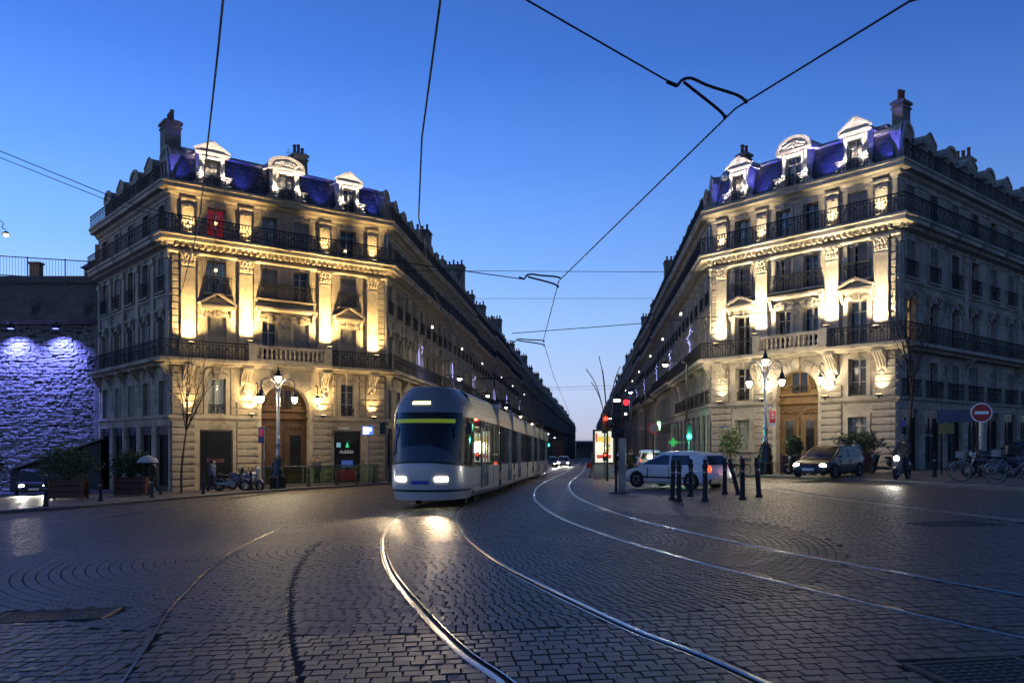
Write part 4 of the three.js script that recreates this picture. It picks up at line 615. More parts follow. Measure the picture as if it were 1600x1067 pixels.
// ---------------------------------------------------------------- lit retaining wall on the left, with what stands behind it
{
  const wt = thing('retaining_wall', 'high rubble stone retaining wall washed with blue light left of the buildings', 'wall', [-36, gy(-36, -60), -60]), gw = gy(-36, -60), Y = (y) => y - gw;
  const rub = [.9, 1, 1.12].map((k) => std({ color: lin(.36 * k, .33 * k, .30 * k), map: stoneTex, roughness: .92, bumpMap: grainTex, bumpScale: .03 }));
  mesh('wall_core', new G().box(-24, 7.6, Y(-4), Y(9.9), -3, -.25), M.joint, wt);
  mesh('upper_wall', new G().run([[.25, Y(9.7)], [.55, Y(9.95)], [.55, Y(12.4)], [.75, Y(12.55)], [.75, Y(13.0)], [-2, Y(13.0)], [-2, Y(9.7)]], -24, 7.6), stone(.27, .235, .2), wt);
  mesh('wall_pier', new G().cham(6.4, 7.4, Y(-3), Y(9.7), -.4, .1, .05), stone(.42, .38, .33), wt);
  const geos = Array.from({ length: 6 }, (_, k) => { const g = new THREE.IcosahedronGeometry(.5, 1); const p = g.attributes.position; for (let i = 0; i < p.count; i++) { const x = p.getX(i), y = p.getY(i), z = p.getZ(i), h = Math.sin(x * 7 + k * 3) * Math.cos(y * 6 + k) * .09; const f = (v, e) => Math.sign(v) * Math.min(.5, Math.abs(v) * e); p.setXYZ(i, f(x, 1.35) + h * .5, f(y, 1.35) + h * .5, f(z, 1.1) + h); } g.computeVertexNormals(); return g; });
  const list = []; for (let y = -2.4; y < 9.7;) { const h = rr(.14, .3); y += h * .93; for (let x = -9.5; x < 6.35;) { const w = rr(.2, .62); x += w; list.push([x - w / 2, y - h / 2 + rr(-.07, .07), w * 1.08, h * rr(.8, 1.35)]); } }
  list.sort((a, b) => b[2] * b[3] - a[2] * a[3]); const seen = (q) => q[0] > -1.2;
  const singles = list.filter(seen).slice(0, 300), rest = list.filter((q) => !singles.includes(q)); const o = new THREE.Object3D();
  const set = ([x, y, w, h]) => { o.position.set(x, Y(y), -.2 + rr(-.03, .05)); o.rotation.set(rr(-.06, .06), rr(-.06, .06), rr(-.08, .08)); o.scale.set(w * .97, h * .95, rr(.14, .26)); };
  for (const q of singles) { set(q); const m = mesh('stone', pick(geos), pick(rub), wt); m.position.copy(o.position); m.rotation.copy(o.rotation); m.scale.copy(o.scale); }
  const im = new THREE.InstancedMesh(geos[0], rub[1], rest.length); im.name = 'stones'; im.userData.kind = 'stuff'; rest.forEach((q, i) => { set(q); o.updateMatrix(); im.setMatrixAt(i, o.matrix); }); wt.add(im);
  for (const x of [-7.5, -3.6, .95, 4.1]) { const f = mesh('floodlight', new G().box(-.22, .22, Y(9.3), Y(9.55), .75, 1.05).box(-.04, .04, Y(9.5), Y(9.75), .8, .9), M.iron, wt); f.position.x = x; mesh('lamp_lens', new G().box(-.18, .18, Y(9.28), Y(9.295), .8, 1.0), M.blueLens, f); spot(V(-36 + x, 9.25, -58.9), V(-36 + x, 5.2, -60.15), new THREE.Color(.15, .19, 1), 430, 1.0, 1, 3); }
  // railing along the top
  const rl = thing('wall_railing', 'tall thin-barred railing along the top of the retaining wall', 'railing', [-36, 13, -60.6]); const fr = new G(), bars = new G(); const yy = (x) => 1.1 - x * .062; fr.quad; for (const o2 of [0, 1.35]) fr.rod([-24, .1 + yy(-24) - .9 + o2, 0], [8, .1 + yy(8) - .9 + o2, 0], .035); mesh('rail', fr, M.iron, rl); for (let x = -24; x < 8; x += .22) bars.box(x - .008, x + .008, yy(x) - .8, yy(x) + .55, -.008, .008); mesh('bars', bars, M.iron, rl).userData.kind = 'stuff'; for (let x = -23; x < 8; x += 2.7) mesh('post', new G().rod([x, 0, .05], [x, yy(x) + .5, .05], .04).ball(x, yy(x) + .55, .05, .07), M.iron, rl);
  const ul = thing('street_lamp', 'orange lamp hanging from a curled bracket above the retaining wall', 'street lamp', [-37.2, 12.3, -62.5]); mesh('lamp_post', new G().rod([-2, 0, 0], [-2, 5.2, 0], .07).tube([[-2, 5.2, 0], [-1.2, 5.6, 0], [-.4, 5.2, 0], [-.5, 4.9, 0], [-.2, 4.75, 0]], .03), M.iron, ul); mesh('lamp_shade', new G().lathe([[0, .25], [.1, .22], [.3, 0], [.28, 0], [.08, .18]], 10, -.2, 4.4, 0), M.iron, ul); mesh('lamp_globe', new G().ball(-.2, 4.38, 0, .17), glow(1, .6, .22, 14), ul); point(V(-37.4, 16.68, -62.5), new THREE.Color(1, .6, .25), 30, 8);
  // roofs behind
  const hb = thing('house', 'low dark house with four chimney pots behind the retaining wall', 'building', [-31, 12.4, -66]); mesh('wall', new G().box(-2.4, 4, -6, 2.6, -6, 0), stone(.16, .14, .125), hb); mesh('roof', new G().run([[.3, 2.5], [-3, 4.1], [-6.2, 2.5]], -2.6, 4.2), M.slate, hb); const ch = mesh('chimney', new G().box(-1.8, -.1, 2.4, 4.5, -1.3, -.5), M.chimney, hb); for (let i = 0; i < 4; i++) { const p = mesh('chimney_pot', cached('pot', () => 0), M.pot, ch); p.position.set(-1.6 + i * .42, 4.5, -.9); }
  const hc = thing('house', 'distant roof with a single stack seen through the wall railing', 'building', [-38.5, 12.6, -68]); mesh('wall', new G().box(-4, 3.5, -6, 1.0, -6, 0), stone(.16, .14, .125), hc); mesh('roof', new G().run([[.3, 1], [-3, 2.1], [-6.2, 1]], -4.2, 3.7), M.slate, hc); mesh('chimney', new G().box(-.9, -.1, 1.2, 3.3, -1.6, -1).box(-1, 0, 3.3, 3.45, -1.7, -.9), M.chimney, hc);
  // low lean-to before the wall
  const sh = thing('lean_to', 'dark lean-to shed with sloping roof under the blue wall', 'shed', [-31, gy(-31, -57), -57.6]); mesh('wall', new G().shape([[-3.2, -.4], [3.0, -.4], [3.0, 3.5], [-3.2, 1.4]], 1.6, T(0, 0, -1.6)), M.black, sh); const rg = new G().box(-3.6, 3.6, -.06, .06, -1.8, .35); mesh('roof', rg, M.zinc, sh, T(-.1, 2.58, 0).multiply(new THREE.Matrix4().makeRotationZ(.325)));
}
// ---------------------------------------------------------------- tram
{
  const c = trackCurve.left, N = 900, S = [0], P = [c.getPoint(0)]; for (let i = 1; i <= N; i++) { const p = c.getPoint(i / N); S.push(S[i - 1] + p.distanceTo(P[i - 1])); P.push(p); }
  const atS = (s) => { let i = 1; while (i < N && S[i] < s) i++; return P[i - 1].clone().lerp(P[i], (s - S[i - 1]) / (S[i] - S[i - 1])); };
  let sF = 0; for (let i = 0; i <= N; i++) if (-P[i].z < 24.2) sF = S[i];
  const tp = atS(sF), t = thing('tram', 'long white articulated tram with dark windows and lit headlights curving into the square', 'tram', [tp.x, gy(tp.x, tp.z), tp.z]);
  const body = new THREE.MeshPhysicalMaterial({ color: lin(.5, .49, .47), roughness: .3, clearcoat: .5, clearcoatRoughness: .15 }), roofM = std({ color: lin(.22, .225, .24), roughness: .4, metalness: .3 }), tint = new THREE.MeshPhysicalMaterial({ color: lin(.5, .55, .54), transmission: 1, thickness: 0, roughness: .02 }), darkGlass = std({ color: lin(.012, .013, .016), roughness: .07 });
  const seatM = std({ color: lin(.10, .16, .05), roughness: .8 }), floorM = std({ color: lin(.10, .1, .1), roughness: .7 }), inM = std({ color: lin(.42, .42, .36), roughness: .7 }), stripM = glow(1, .86, .55, 5);
  const lens = [8.2, 5.6, 7.4, 5.6, 7.4, 7.8], gap = .75; let s = sF; const hw = 1.2, Y0 = .28, YB = 1.22, YW = 2.72, YT = 3.62;
  lens.forEach((L, k) => {
    const a = atS(s), b = atS(s + L); if (k === 0) a.x -= .42; const g0 = gy(a.x, a.z), g1 = gy(b.x, b.z), x = b.clone().sub(a); x.y = g1 - g0; const U = x.normalize(), Wv = V(0, 1, 0).cross(U).normalize(), Up = U.clone().cross(Wv).normalize();
    // section axes: x runs back along the tram, z to the viewer's right side seen from the front
    const m = new THREE.Matrix4().makeBasis(U, Up, U.clone().cross(Up)).setPosition(a.x, g0, a.z), M0 = T(-tp.x, -gy(tp.x, tp.z), -tp.z).multiply(m);
    const cab = k === 0, x0 = cab ? 2.3 : 0, last = k === lens.length - 1;
    const prof = (w0, y0, w1, y1) => [[w0, y0], [w1, y1]];
    const sec = (g, pts) => { for (const q of [-1, 1]) for (let i = 0; i < pts.length - 1; i++) { const [wa, ya] = pts[i], [wb, yb] = pts[i + 1]; const A = [x0, ya, q * wa], B = [L, ya, q * wa], C = [L, yb, q * wb], D = [x0, yb, q * wb]; q > 0 ? g.quad(A, B, C, D) : g.quad(B, A, D, C); } return g; };
    const sk = new G(); sec(sk, [[hw - .16, Y0], [hw - .02, Y0 + .16], [hw, YB]]); sk.box(x0, L, Y0, Y0 + .02, -hw + .16, hw - .16); sk.box(L - .04, L, Y0, YT - .1, -hw + .02, hw - .02);
    const sect = mesh('body_section', sk, body, t, M0);
    const rf = new G(); sec(rf, [[hw - .06, YW], [hw - .1, YW + .3], [hw - .22, YT - .16], [hw - .5, YT], [0, YT + .03]]); mesh('roof', rf, roofM, sect);
    const se = new G(); for (let u = x0 + 1.45; u < L - .3; u += 1.45) for (const q of [-1, 1]) se.box(u - .008, u + .008, Y0 + .2, YB - .02, q * (hw + .002) - .004, q * (hw + .002) + .004); for (const q of [-1, 1]) se.box(x0 + .05, L - .05, .62, .632, q * (hw - .004) - .006, q * (hw - .004) + .006); mesh('panel_seams', se, M.black, sect).userData.kind = 'stuff'; const lv = new G(); for (let i = 0; i < 5; i++) for (const q of [-1, 1]) lv.box(x0 + .1, L - .1, YW + .22 + i * .12, YW + .25 + i * .12, q * (hw - .09 - i * .03) - .02, q * (hw - .09 - i * .03) + .02); mesh('roof_louvres', lv, roofM, sect);
    for (const q of [-1, 1]) {
      const n = Math.max(2, Math.round((L - x0) / 1.45)), ws = (L - x0) / n; 
      for (let i = 0; i <= n; i++) { const u = x0 + ws * i; mesh('window_pillar', new G().box(Math.max(x0, u - .07), Math.min(L, u + .07), YB, YW, q > 0 ? hw - .07 : -hw + .005, q > 0 ? hw - .005 : -hw + .07), M.black, sect); }
      for (let i = 0; i < n; i++) { const u = x0 + ws * i, door = (i === 1 && k % 2 === 0) || (k % 2 === 1 && i === Math.floor(n / 2)); const w = mesh(door ? 'door' : 'window', new G().box(u + .07, u + ws - .07, door ? Y0 + .22 : YB, YW, q > 0 ? hw - .03 : -hw + .01, q > 0 ? hw - .01 + (door ? .018 : 0) : -hw + .03), tint, sect); if (door) mesh('door_leaf_frame', new G().box(u + ws / 2 - .04, u + ws / 2 + .04, Y0 + .24, YW - .02, q * (hw + .022) - .01, q * (hw + .022) + .01).box(u + .07, u + .13, Y0 + .24, YW - .02, q * (hw + .022) - .01, q * (hw + .022) + .01).box(u + ws - .13, u + ws - .07, Y0 + .24, YW - .02, q * (hw + .022) - .01, q * (hw + .022) + .01), M.galv, sect); }
    }
    // saloon: floor, ceiling with light strips, rows of seats and grab poles
    mesh('saloon_floor', new G().box(x0 - .6, L - .05, .42, .46, -hw + .08, hw - .08), floorM, sect); mesh('saloon_ceiling', new G().box(x0 - .4, L - .05, YW - .1, YW - .06, -hw + .1, hw - .1), inM, sect);
    for (const q of [-1, 1]) mesh('light_strip', new G().box(x0 + .2, L - .3, YW - .13, YW - .11, q * .55 - .05, q * .55 + .05), stripM, sect);
    const seatG = cached('tramseat', () => new G().cham(-.22, .22, .42, .5, -.22, .22, .03).cham(-.27, -.2, .5, 1.15, -.22, .22, .02)); for (let u = x0 + .6; u < L - .5; u += .95) for (const q of [-.72, .72]) { const e = mesh('seat', seatG, seatM, sect); e.position.set(u, .46, q); } const gp = new G(); for (let u = x0 + .9; u < L - .4; u += 1.9) gp.rod([u, .46, .32], [u, YW - .1, .32], .018).rod([u, .46, -.32], [u, YW - .1, -.32], .018); mesh('grab_poles', gp, std({ color: lin(.5, .4, .05), roughness: .4 }), sect);
    if (cab || k === 2 || k === 4) { const wc = V(x0 + (L - x0) * .5, 2.45, 0).applyMatrix4(m); point(wc, new THREE.Color(1, .9, .6), 9, 6); }
    // bogies
    if (k % 2 === 0) { const bg = new G(); for (const u of [L * .38, L * .38 + 1.8]) for (const q of [-.75, .75]) bg.add(new THREE.CylinderGeometry(.3, .3, .12, 16).rotateX(Math.PI / 2), T(u, .3, q)); bg.box(L * .38 - .4, L * .38 + 2.2, .2, .42, -.66, .66); mesh('bogie', bg, M.rubber, sect); }
    if (!last) { const be = new G(), n = 6; for (let i = 0; i < n; i++) { const u = L + gap * i / n, w = hw - .14 - (i % 2) * .06; be.box(u, u + gap / n, Y0 + .1, YT - .12, -w, w); } mesh('bellows', be, M.rubber, sect); }
    if (cab) { // nose: plan outline swept with a raked screen
      const rake = (y) => y < .9 ? .18 * (1 - y / .9) ** 1.5 * 1.2 : y < YB ? 0 : .95 * ((y - YB) / (YT - YB)) ** 1.35, slim = (y) => y < .6 ? .9 + .1 * (y - Y0) / (.6 - Y0) : y > YW ? 1 - .42 * ((y - YW) / (YT - YW)) ** 2.2 : 1;
      const out = (th, y) => { const e = 2.6, cs = Math.cos(th), sn = Math.sin(th), q = 2.3 - rake(y); return [2.3 - q * Math.sign(cs) * Math.abs(cs) ** (2 / e), y, hw * slim(y) * Math.sign(sn) * Math.abs(sn) ** (2 / e)]; };
      const patch = (ya, yb, ta, tb, ny, nt, lift = 0) => { const pos = [], idx = []; for (let i = 0; i <= ny; i++) for (let j = 0; j <= nt; j++) { const th = ta + (tb - ta) * j / nt, lo = ya.call ? ya(th) : ya, hi = yb.call ? yb(th) : yb, y = lo + (hi - lo) * i / ny, p = out(th, y); if (lift) { const p2 = out(th, y); p[0] -= lift * Math.cos(th); p[2] += lift * Math.sin(th); } pos.push(...p); } for (let i = 0; i < ny; i++) for (let j = 0; j < nt; j++) { const a1 = i * (nt + 1) + j, b1 = a1 + 1, c1 = a1 + nt + 1, d1 = c1 + 1; idx.push(a1, b1, d1, a1, d1, c1); } const g = new THREE.BufferGeometry(); g.setAttribute('position', new THREE.Float32BufferAttribute(pos, 3)); g.setIndex(idx); g.computeVertexNormals(); return g; };
      const h = Math.PI / 2, bow = (th) => YB + .16 * Math.max(0, Math.cos(th)) ** 1.5 - .0; mesh('nose', patch(Y0, bow, -h, h, 10, 40), body, sect); mesh('nose_trim', patch((th) => bow(th) - .03, (th) => bow(th) + .03, -h, h, 2, 40, .008), M.black, sect); mesh('windscreen', patch(bow, YW + .12, -h * .62, h * .62, 12, 32), darkGlass, sect); for (const q of [-1, 1]) { mesh('cab_window', patch(bow, YW, q > 0 ? h * .7 : -h, q > 0 ? h : -h * .7, 6, 10), darkGlass, sect); mesh('cab_pillar', patch(bow, YW, q > 0 ? h * .62 : -h * .7, q > 0 ? h * .7 : -h * .62, 6, 4), M.black, sect); }
      const brow = mesh('roof_brow', patch(YW + .12, YT - .02, -h * .62, h * .62, 8, 32), roofM, sect); for (const q of [-1, 1]) mesh('roof_side', patch(YW, YT - .02, q > 0 ? h * .62 : -h, q > 0 ? h : -h * .62, 8, 10), roofM, sect);
      mesh('nose_roof', new G().shape(Array.from({ length: 25 }, (_, i) => { const p = out(-h + Math.PI * i / 24, YT - .02); return [p[0], -p[2]]; }), .05, new THREE.Matrix4().makeRotationX(-Math.PI / 2).setPosition(0, YT - .06, 0)), body, sect);
      mesh('driver_seat', new G().cham(1.75, 1.9, 1.1, 2.0, -.5, 0, .03), M.black, sect); mesh('dashboard', patch((th) => bow(th) + .03, (th) => bow(th) + .12 + .36 * Math.cos(th * 1.75), -h * .5, h * .5, 4, 24, .005), std({ color: lin(.05, .062, .085), roughness: .3 }), sect);
      const dp = glow(.5, .8, .05, .2); mesh('destination_display', patch(YW - .20, YW - .08, -h * .48, h * .46, 2, 20, .012), dp, sect); mesh('lamp_top', patch(YW + .36, YW + .44, -h * .16, h * .05, 2, 8, .02), glow(.95, 1, .3, 6), sect);
      mesh('bumper_line', patch(.52, .58, -h * .9, h * .9, 1, 32, .006), M.black, sect); mesh('number_plate', patch(.74, .84, -.13, .13, 1, 4, .012), M.signBlue, sect);
      for (const q of [-1, 1]) { const hl = mesh('headlight', patch(.83, .94, q > 0 ? .26 : -.58, q > 0 ? .58 : -.26, 3, 8, .015), M.lampPale, sect); const p = V(...out(q * .42, .88)).applyMatrix4(m), dir = U.clone().negate(); spot(p.clone().addScaledVector(dir, .12), p.clone().addScaledVector(dir, 14).add(V(0, -1.0, 0)), new THREE.Color(1, .74, .44), 125, .3, 1, 3); }
      const mi = new G(); for (const q of [-1, 1]) { mi.rod([.95, 2.5, q * (hw - .02)], [.75, 2.52, q * (hw + .1)], .02).box(.68, .78, 2.2, 2.54, q * (hw + .1) - .07, q * (hw + .1) + .07); } mesh('mirror', mi, M.black, sect); mesh('wiper', new G().rod([.12, 1.28, .1], [.3, 1.95, .55], .014), M.black, sect);
    }
    if (k === 2) { const pg = new G(); pg.box(1.2, 3.0, YT + .03, YT + .12, -.6, .6).rod([1.4, YT + .12, -.5], [2.9, YT + .7, -.5], .03).rod([1.4, YT + .12, .5], [2.9, YT + .7, .5], .03).rod([2.9, YT + .7, -.7], [2.9, YT + .7, .7], .03).rod([2.9, YT + .7, 0], [1.6, YT + 1.7, 0], .03).rod([1.6, YT + 1.7, -.8], [1.6, YT + 1.7, .8], .03); mesh('pantograph', pg, M.iron, sect); }
    s += L + gap;
  });
}
// ---------------------------------------------------------------- places
const onPave = (x, d) => inPoly(x, d, swL) || inPoly(x, d, swR);
const base = (x, d, lift) => [x, gy(x, -d) + (lift ?? (onPave(x, d) ? .115 : 0)), -d];
// ---------------------------------------------------------------- triple lamps
function tripleLamp(label, x, d, turn) {
  const t = thing('triple_lamp', label, 'street lamp', base(x, d), turn, 'ornate triple street lamps');
  const octo = (g, y0, y1, r0, r1) => g.add(new THREE.CylinderGeometry(r1, r0, y1 - y0, 8).rotateY(Math.PI / 8), T(0, (y0 + y1) / 2, 0));
  const pl = new G(); octo(pl, 0, .62, .44, .42); octo(pl, .62, .7, .46, .4); octo(pl, .7, 1.55, .38, .24); octo(pl, 1.55, 1.66, .3, .26); octo(pl, 1.66, 1.78, .22, .14);
  for (let k = 0; k < 4; k++) { const q = new G(); q.tube([[-.02, .78, .37], [.09, .98, .37], [-.06, 1.12, .34], [.05, 1.35, .3]], .035, 5).ball(0, 1.0, .35, .11, 1, 1.2, .5).ball(0, 1.42, .27, .07); pl.add(q, new THREE.Matrix4().makeRotationY(k * Math.PI / 2)); }
  mesh('plinth', pl, M.ironPost, t);
  mesh('lamp_post', new G().lathe([[.13, 1.7], [.15, 1.9], [.12, 2.0], [.115, 2.4], [.15, 2.45], [.15, 2.52], [.1, 2.6], [.085, 4.5], [.12, 4.55], [.12, 4.62], [.08, 4.68], [.1, 4.8], [.13, 5.0], [.09, 5.2], [.075, 5.5], [.14, 5.58], [.06, 5.62], [0, 5.62]], 16), M.galv, t);
  const shade = new G().lathe([[0, 1.0], [.03, .96], [.05, .75], [.07, .7], [.11, .66], [.13, .5], [.27, .33], [.28, .3], [.2, .3], [.1, .46]], 14), globe = cached('globe', () => new G().lathe([[.165, .3], [.16, .2], [.13, .08], [.08, .0], [0, -.03]], 14));
  for (const k of [-1, 1]) { const a = mesh('lamp_arm', new G().tube([[.05 * k, 4.9, 0], [.1 * k, 5.5, 0], [.3 * k, 5.95, 0], [.62 * k, 6.12, 0], [.9 * k, 6.0, 0], [.95 * k, 5.75, 0]], .04, 6).spiral(k * .55, 5.82, 0, .2, 1.2, -k, k > 0 ? 0 : Math.PI, .02), M.galv, t); const s = mesh('lamp_shade', shade, M.ironPost, a); s.position.set(k * .95, 4.78, 0); const g = mesh('lamp_globe', globe, M.lampWhite, a); g.position.set(k * .95, 4.78, 0); }
  const c = mesh('lamp_crown', new G().tube([[-.1, 5.3, 0], [-.2, 5.7, 0], [-.16, 5.86, 0]], .025, 5).tube([[.1, 5.3, 0], [.2, 5.7, 0], [.16, 5.86, 0]], .025, 5).tube([[0, 5.3, .1], [0, 5.7, .2], [0, 5.86, .16]], .025, 5), M.galv, t); const s2 = mesh('lamp_shade', new G().lathe([[0, .85], [.03, .8], [.05, .62], [.1, .58], [.12, .42], [.26, .28], [.27, .25], [.18, .26], [.1, .36]], 14), M.ironPost, c); s2.position.y = 5.98; const g2 = mesh('lamp_globe', globe, M.lampWhite, c); g2.position.set(0, 5.92, 0); g2.scale.set(1, 1, 1);
  t.updateMatrixWorld(true); const L = new THREE.Color(1, .80, .50);
  for (const [px, py] of [[-.95, 4.9], [.95, 4.9], [0, 6.05]]) point(V(px, py, 0).applyMatrix4(t.matrixWorld), L, 27, 5);
  return t;
}
tripleLamp('ornate triple lamp before the wooden arched door of the left corner building', -13.0, 47.0, .62);
const lampR = tripleLamp('ornate triple lamp with a red sign before the golden arched door', 13.75, 45.9, -.75);
{ const s = thing('lamp_sign', 'small red and white sign fixed on the right triple lamp post', 'sign', [13.9, gy(13.75, -45.9) + 2.85, -45.7], -.2); mesh('sign_board', new G().box(0, .36, -.1, .72, 0, .02), M.white, s); mesh('red_panel', new G().box(.03, .33, .08, .7, .02, .028), std({ color: lin(.6, .05, .03), roughness: .5 }), s); mesh('print', new G().box(.09, .27, .3, .36, .028, .032).box(.09, .27, .44, .5, .028, .032).box(.12, .24, .56, .62, .028, .032), M.white, s); }
// ---------------------------------------------------------------- lamps up the street
function poleLamp(x, d, h, arm, label, I) { const t = thing('street_lamp', label, 'street lamp', base(x, d), 0, undefined); mesh('lamp_post', new G().rod([0, 0, 0], [0, 1, 0], .12, .1).rod([0, 1, 0], [0, h, 0], .075, .05).tube([[0, h, 0], [arm * .3, h + .25, 0], [arm, h + .2, 0]], .035, 6), M.iron, t); mesh('lamp_head', new G().lathe([[0, .2], [.1, .18], [.28, 0], [.24, 0]], 12, arm, h - .02, 0), M.iron, t); mesh('lamp_globe', new G().ball(arm, h - .03, 0, .16, 1, .7, 1, 10), M.lampPale, t); point(V(x + arm, t.position.y + h - .18, -d), new THREE.Color(1, .86, .62), I, 8); }
poleLamp(11.05, 53.5, 6.9, -1.35, 'tall dark street lamp near the pharmacy cross, nearest of the right row', 40);
poleLamp(12.0, 76, 6.9, -1.35, 'second street lamp of the right row up the street', 26); poleLamp(13.8, 98, 6.9, -1.35, 'third street lamp of the right row up the street', 24); poleLamp(16.2, 128, 6.9, -1.35, 'fourth street lamp of the right row up the street', 20);
[[-5.2, 63, 'nearest'], [-3.6, 80, 'second'], [-2.0, 98, 'third'], [-.1, 119, 'fourth'], [2.1, 144, 'fifth'], [4.6, 172, 'sixth'], [7.4, 204, 'seventh'], [11, 244, 'last']].forEach(([x, d, o], i) => poleLamp(x, d, 7.4 - i * .06, 1.3, `${o} street lamp of the row beyond the tram, left side of the street`, i < 5 ? 26 : 20));
// small blue-white spots fixed on the street cornices
{ const mk = (x, y, d, i, sd3) => { const t = thing('facade_spot', `${['nearest', 'second', 'third', 'fourth', 'fifth', 'farthest'][i]} tiny white spotlight high on the street facade ${sd3 ? 'beyond the pharmacy cross' : 'above the tram'}`, 'spotlight', [x, y, -d], 0, 'small white spotlights along the street facades'); mesh('spot_body', new G().box(-.1, .1, -.06, .08, -.2, .06), M.iron, t); mesh('lamp_lens', new G().box(-.07, .07, -.1, .1, .06, .08).box(-.08, .08, -.08, -.065, -.18, .06), M.whiteLens, t); spot(V(x, y - .3, -d), V(x - .6 * Math.sign(x - d * .03), y - 7, -d + .5), new THREE.Color(.3, .36, 1), 260, .9); }; [68, 84, 100, 122, 140, 165].forEach((d, i) => { mk(-8.55 + .0907 * (d - 56.56) + 1.1, 10.6, d, i, 0); mk(12.82 + .0907 * (d - 54.2) - 1.1, 11.2, d - 3, i, 1); }); }
// ---------------------------------------------------------------- signals
function lens(name, x, y, z, r, mat, parent) { const m = mesh(name, new THREE.CylinderGeometry(r, r, .03, 16).rotateX(Math.PI / 2), mat, parent); m.position.set(x, y, z); return m; }
const visor = (x, y, z, r) => { const g = new THREE.CylinderGeometry(r, r, .2, 14, 1, true, -.2 - Math.PI / 2 + Math.PI, Math.PI + .4); return [g.rotateX(Math.PI / 2), T(x, y, z)]; };
const gRed = glow(1, .05, .02, 5), gGreen = glow(.02, 1, .62, 14), gWhite = glow(1, 1, .95, 7), gOff = std({ color: lin(.03, .03, .03), roughness: .3 });
{ const [x, d] = [3.84, 31.2], t = thing('tram_signal', 'black tram signal with white bar on silver post at the track side', 'traffic light', base(x, d));
  mesh('base_plate', new G().box(-.24, .46, 0, .03, -.2, .2), M.iron, t); mesh('signal_post', new G().rod([0, 0, 0], [0, 3.1, 0], .045), M.iron, t); mesh('silver_cabinet', new G().cham(.1, .36, .03, 2.05, -.1, .1, .02), M.galv, t);
  const h = mesh('signal_head', new G().cham(-.14, .2, 2.62, 3.55, -.1, .1, .03).box(-.03, .06, 3.55, 3.68, -.05, .05), M.black, t); mesh('white_bar_lamp', new G().box(-.1, .14, 3.38, 3.46, .1, .12), gWhite, h); lens('signal_lens', .03, 3.15, .11, .09, gOff, h); lens('signal_lens', .03, 2.88, .11, .09, gOff, h);
  const h2 = mesh('signal_head', new G().cham(.24, .48, 2.72, 3.5, -.1, .1, .03), M.black, t); const rl = mesh('red_lamp', new G().ball(.36, 3.35, .1, .12, 1, 1, .5), glow(1, .04, .06, 1.4), h2); lens('signal_lens', .36, 3.05, .11, .1, gOff, h2); lens('white_lamp', .34, 2.92, .12, .04, gWhite, h2);
  mesh('signal_head', new G().cham(-.16, .34, 2.05, 2.45, -.12, .1, .04).ball(.1, 2.25, .1, .14, 1, 1, .4), M.black, t); }
{ const [x, d] = [5.55, 50.6], t = thing('traffic_light', 'pedestrian traffic light glowing red beside the lit poster', 'traffic light', base(x, d)); mesh('signal_post', new G().rod([0, 0, 0], [0, 3.4, 0], .05), M.galv, t); const h = mesh('signal_head', new G().cham(-.16, .16, 2.75, 3.9, -.1, .12, .03), M.black, t); lens('red_lamp', .05, 3.62, .13, .13, gRed, h); lens('signal_lens', .05, 3.3, .13, .11, gOff, h); lens('signal_lens', .05, 3.0, .13, .11, gOff, h); const h2 = mesh('signal_head', new G().cham(-.12, .12, 1.1, 1.6, .05, .18, .02), M.black, t); lens('red_lamp', 0, 1.45, .19, .07, gRed, h2); point(V(x + .05, t.position.y + 3.62, -d + .4), new THREE.Color(1, .06, .03), 3, 4); }
{ const [x, d] = [9.75, 46.6], t = thing('traffic_light', 'traffic light showing bright green behind the white hatchback', 'traffic light', base(x, d)); mesh('signal_post', new G().rod([0, 0, 0], [0, 2.2, 0], .05), M.galv, t); const h = mesh('signal_head', new G().cham(-.15, .15, 2.1, 3.05, -.1, .12, .03), M.black, t); lens('green_lamp', 0, 2.32, .13, .13, gGreen, h); lens('signal_lens', 0, 2.6, .13, .11, gOff, h); lens('signal_lens', 0, 2.86, .13, .11, gOff, h); point(V(x, t.position.y + 2.32, -d + .5), new THREE.Color(.05, 1, .65), 9, 5); }
{ const [x, d] = [3.9, 92], t = thing('traffic_light', 'small green traffic light far up the street', 'traffic light', base(x, d)); mesh('signal_post', new G().rod([0, 0, 0], [0, 2.6, 0], .06), M.iron, t); const h = mesh('signal_head', new G().cham(-.17, .17, 2.5, 3.5, -.12, .12, .03), M.black, t); lens('green_lamp', 0, 2.75, .14, .17, gGreen, h); }
{ const t = thing('pharmacy_cross', 'lit green pharmacy cross on the right street facade', 'sign', [10.15, 2.5, -58.5]); mesh('cross_glow', new G().box(-.17, .17, -.5, .5, 0, .1).box(-.5, -.17, -.17, .17, 0, .1).box(.17, .5, -.17, .17, 0, .1), glow(.5, 1, .6, 4), t); mesh('cross_case', new G().box(-.24, .24, -.58, .58, -.08, -.005).box(-.58, -.24, -.24, .24, -.08, -.005).box(.24, .58, -.24, .24, -.08, -.005).rod([0, 0, -.1], [2.2, 0, -.1], .03), glow(.02, .5, .12, .6), t); t.scale.setScalar(.55); point(V(10.15, 2.5, -57.9), new THREE.Color(.15, 1, .4), 5, 10); const u = thing('pharmacy_cross', 'small dim green cross below the bright pharmacy cross', 'sign', [11.0, 1.35, -57.8]); mesh('cross_glow', new G().box(-.1, .1, -.28, .28, 0, .06).box(-.28, -.1, -.1, .1, 0, .06).box(.1, .28, -.1, .1, 0, .06).rod([0, 0, 0], [1.1, 0, 0], .02), glow(.02, .6, .12, .7), u); }
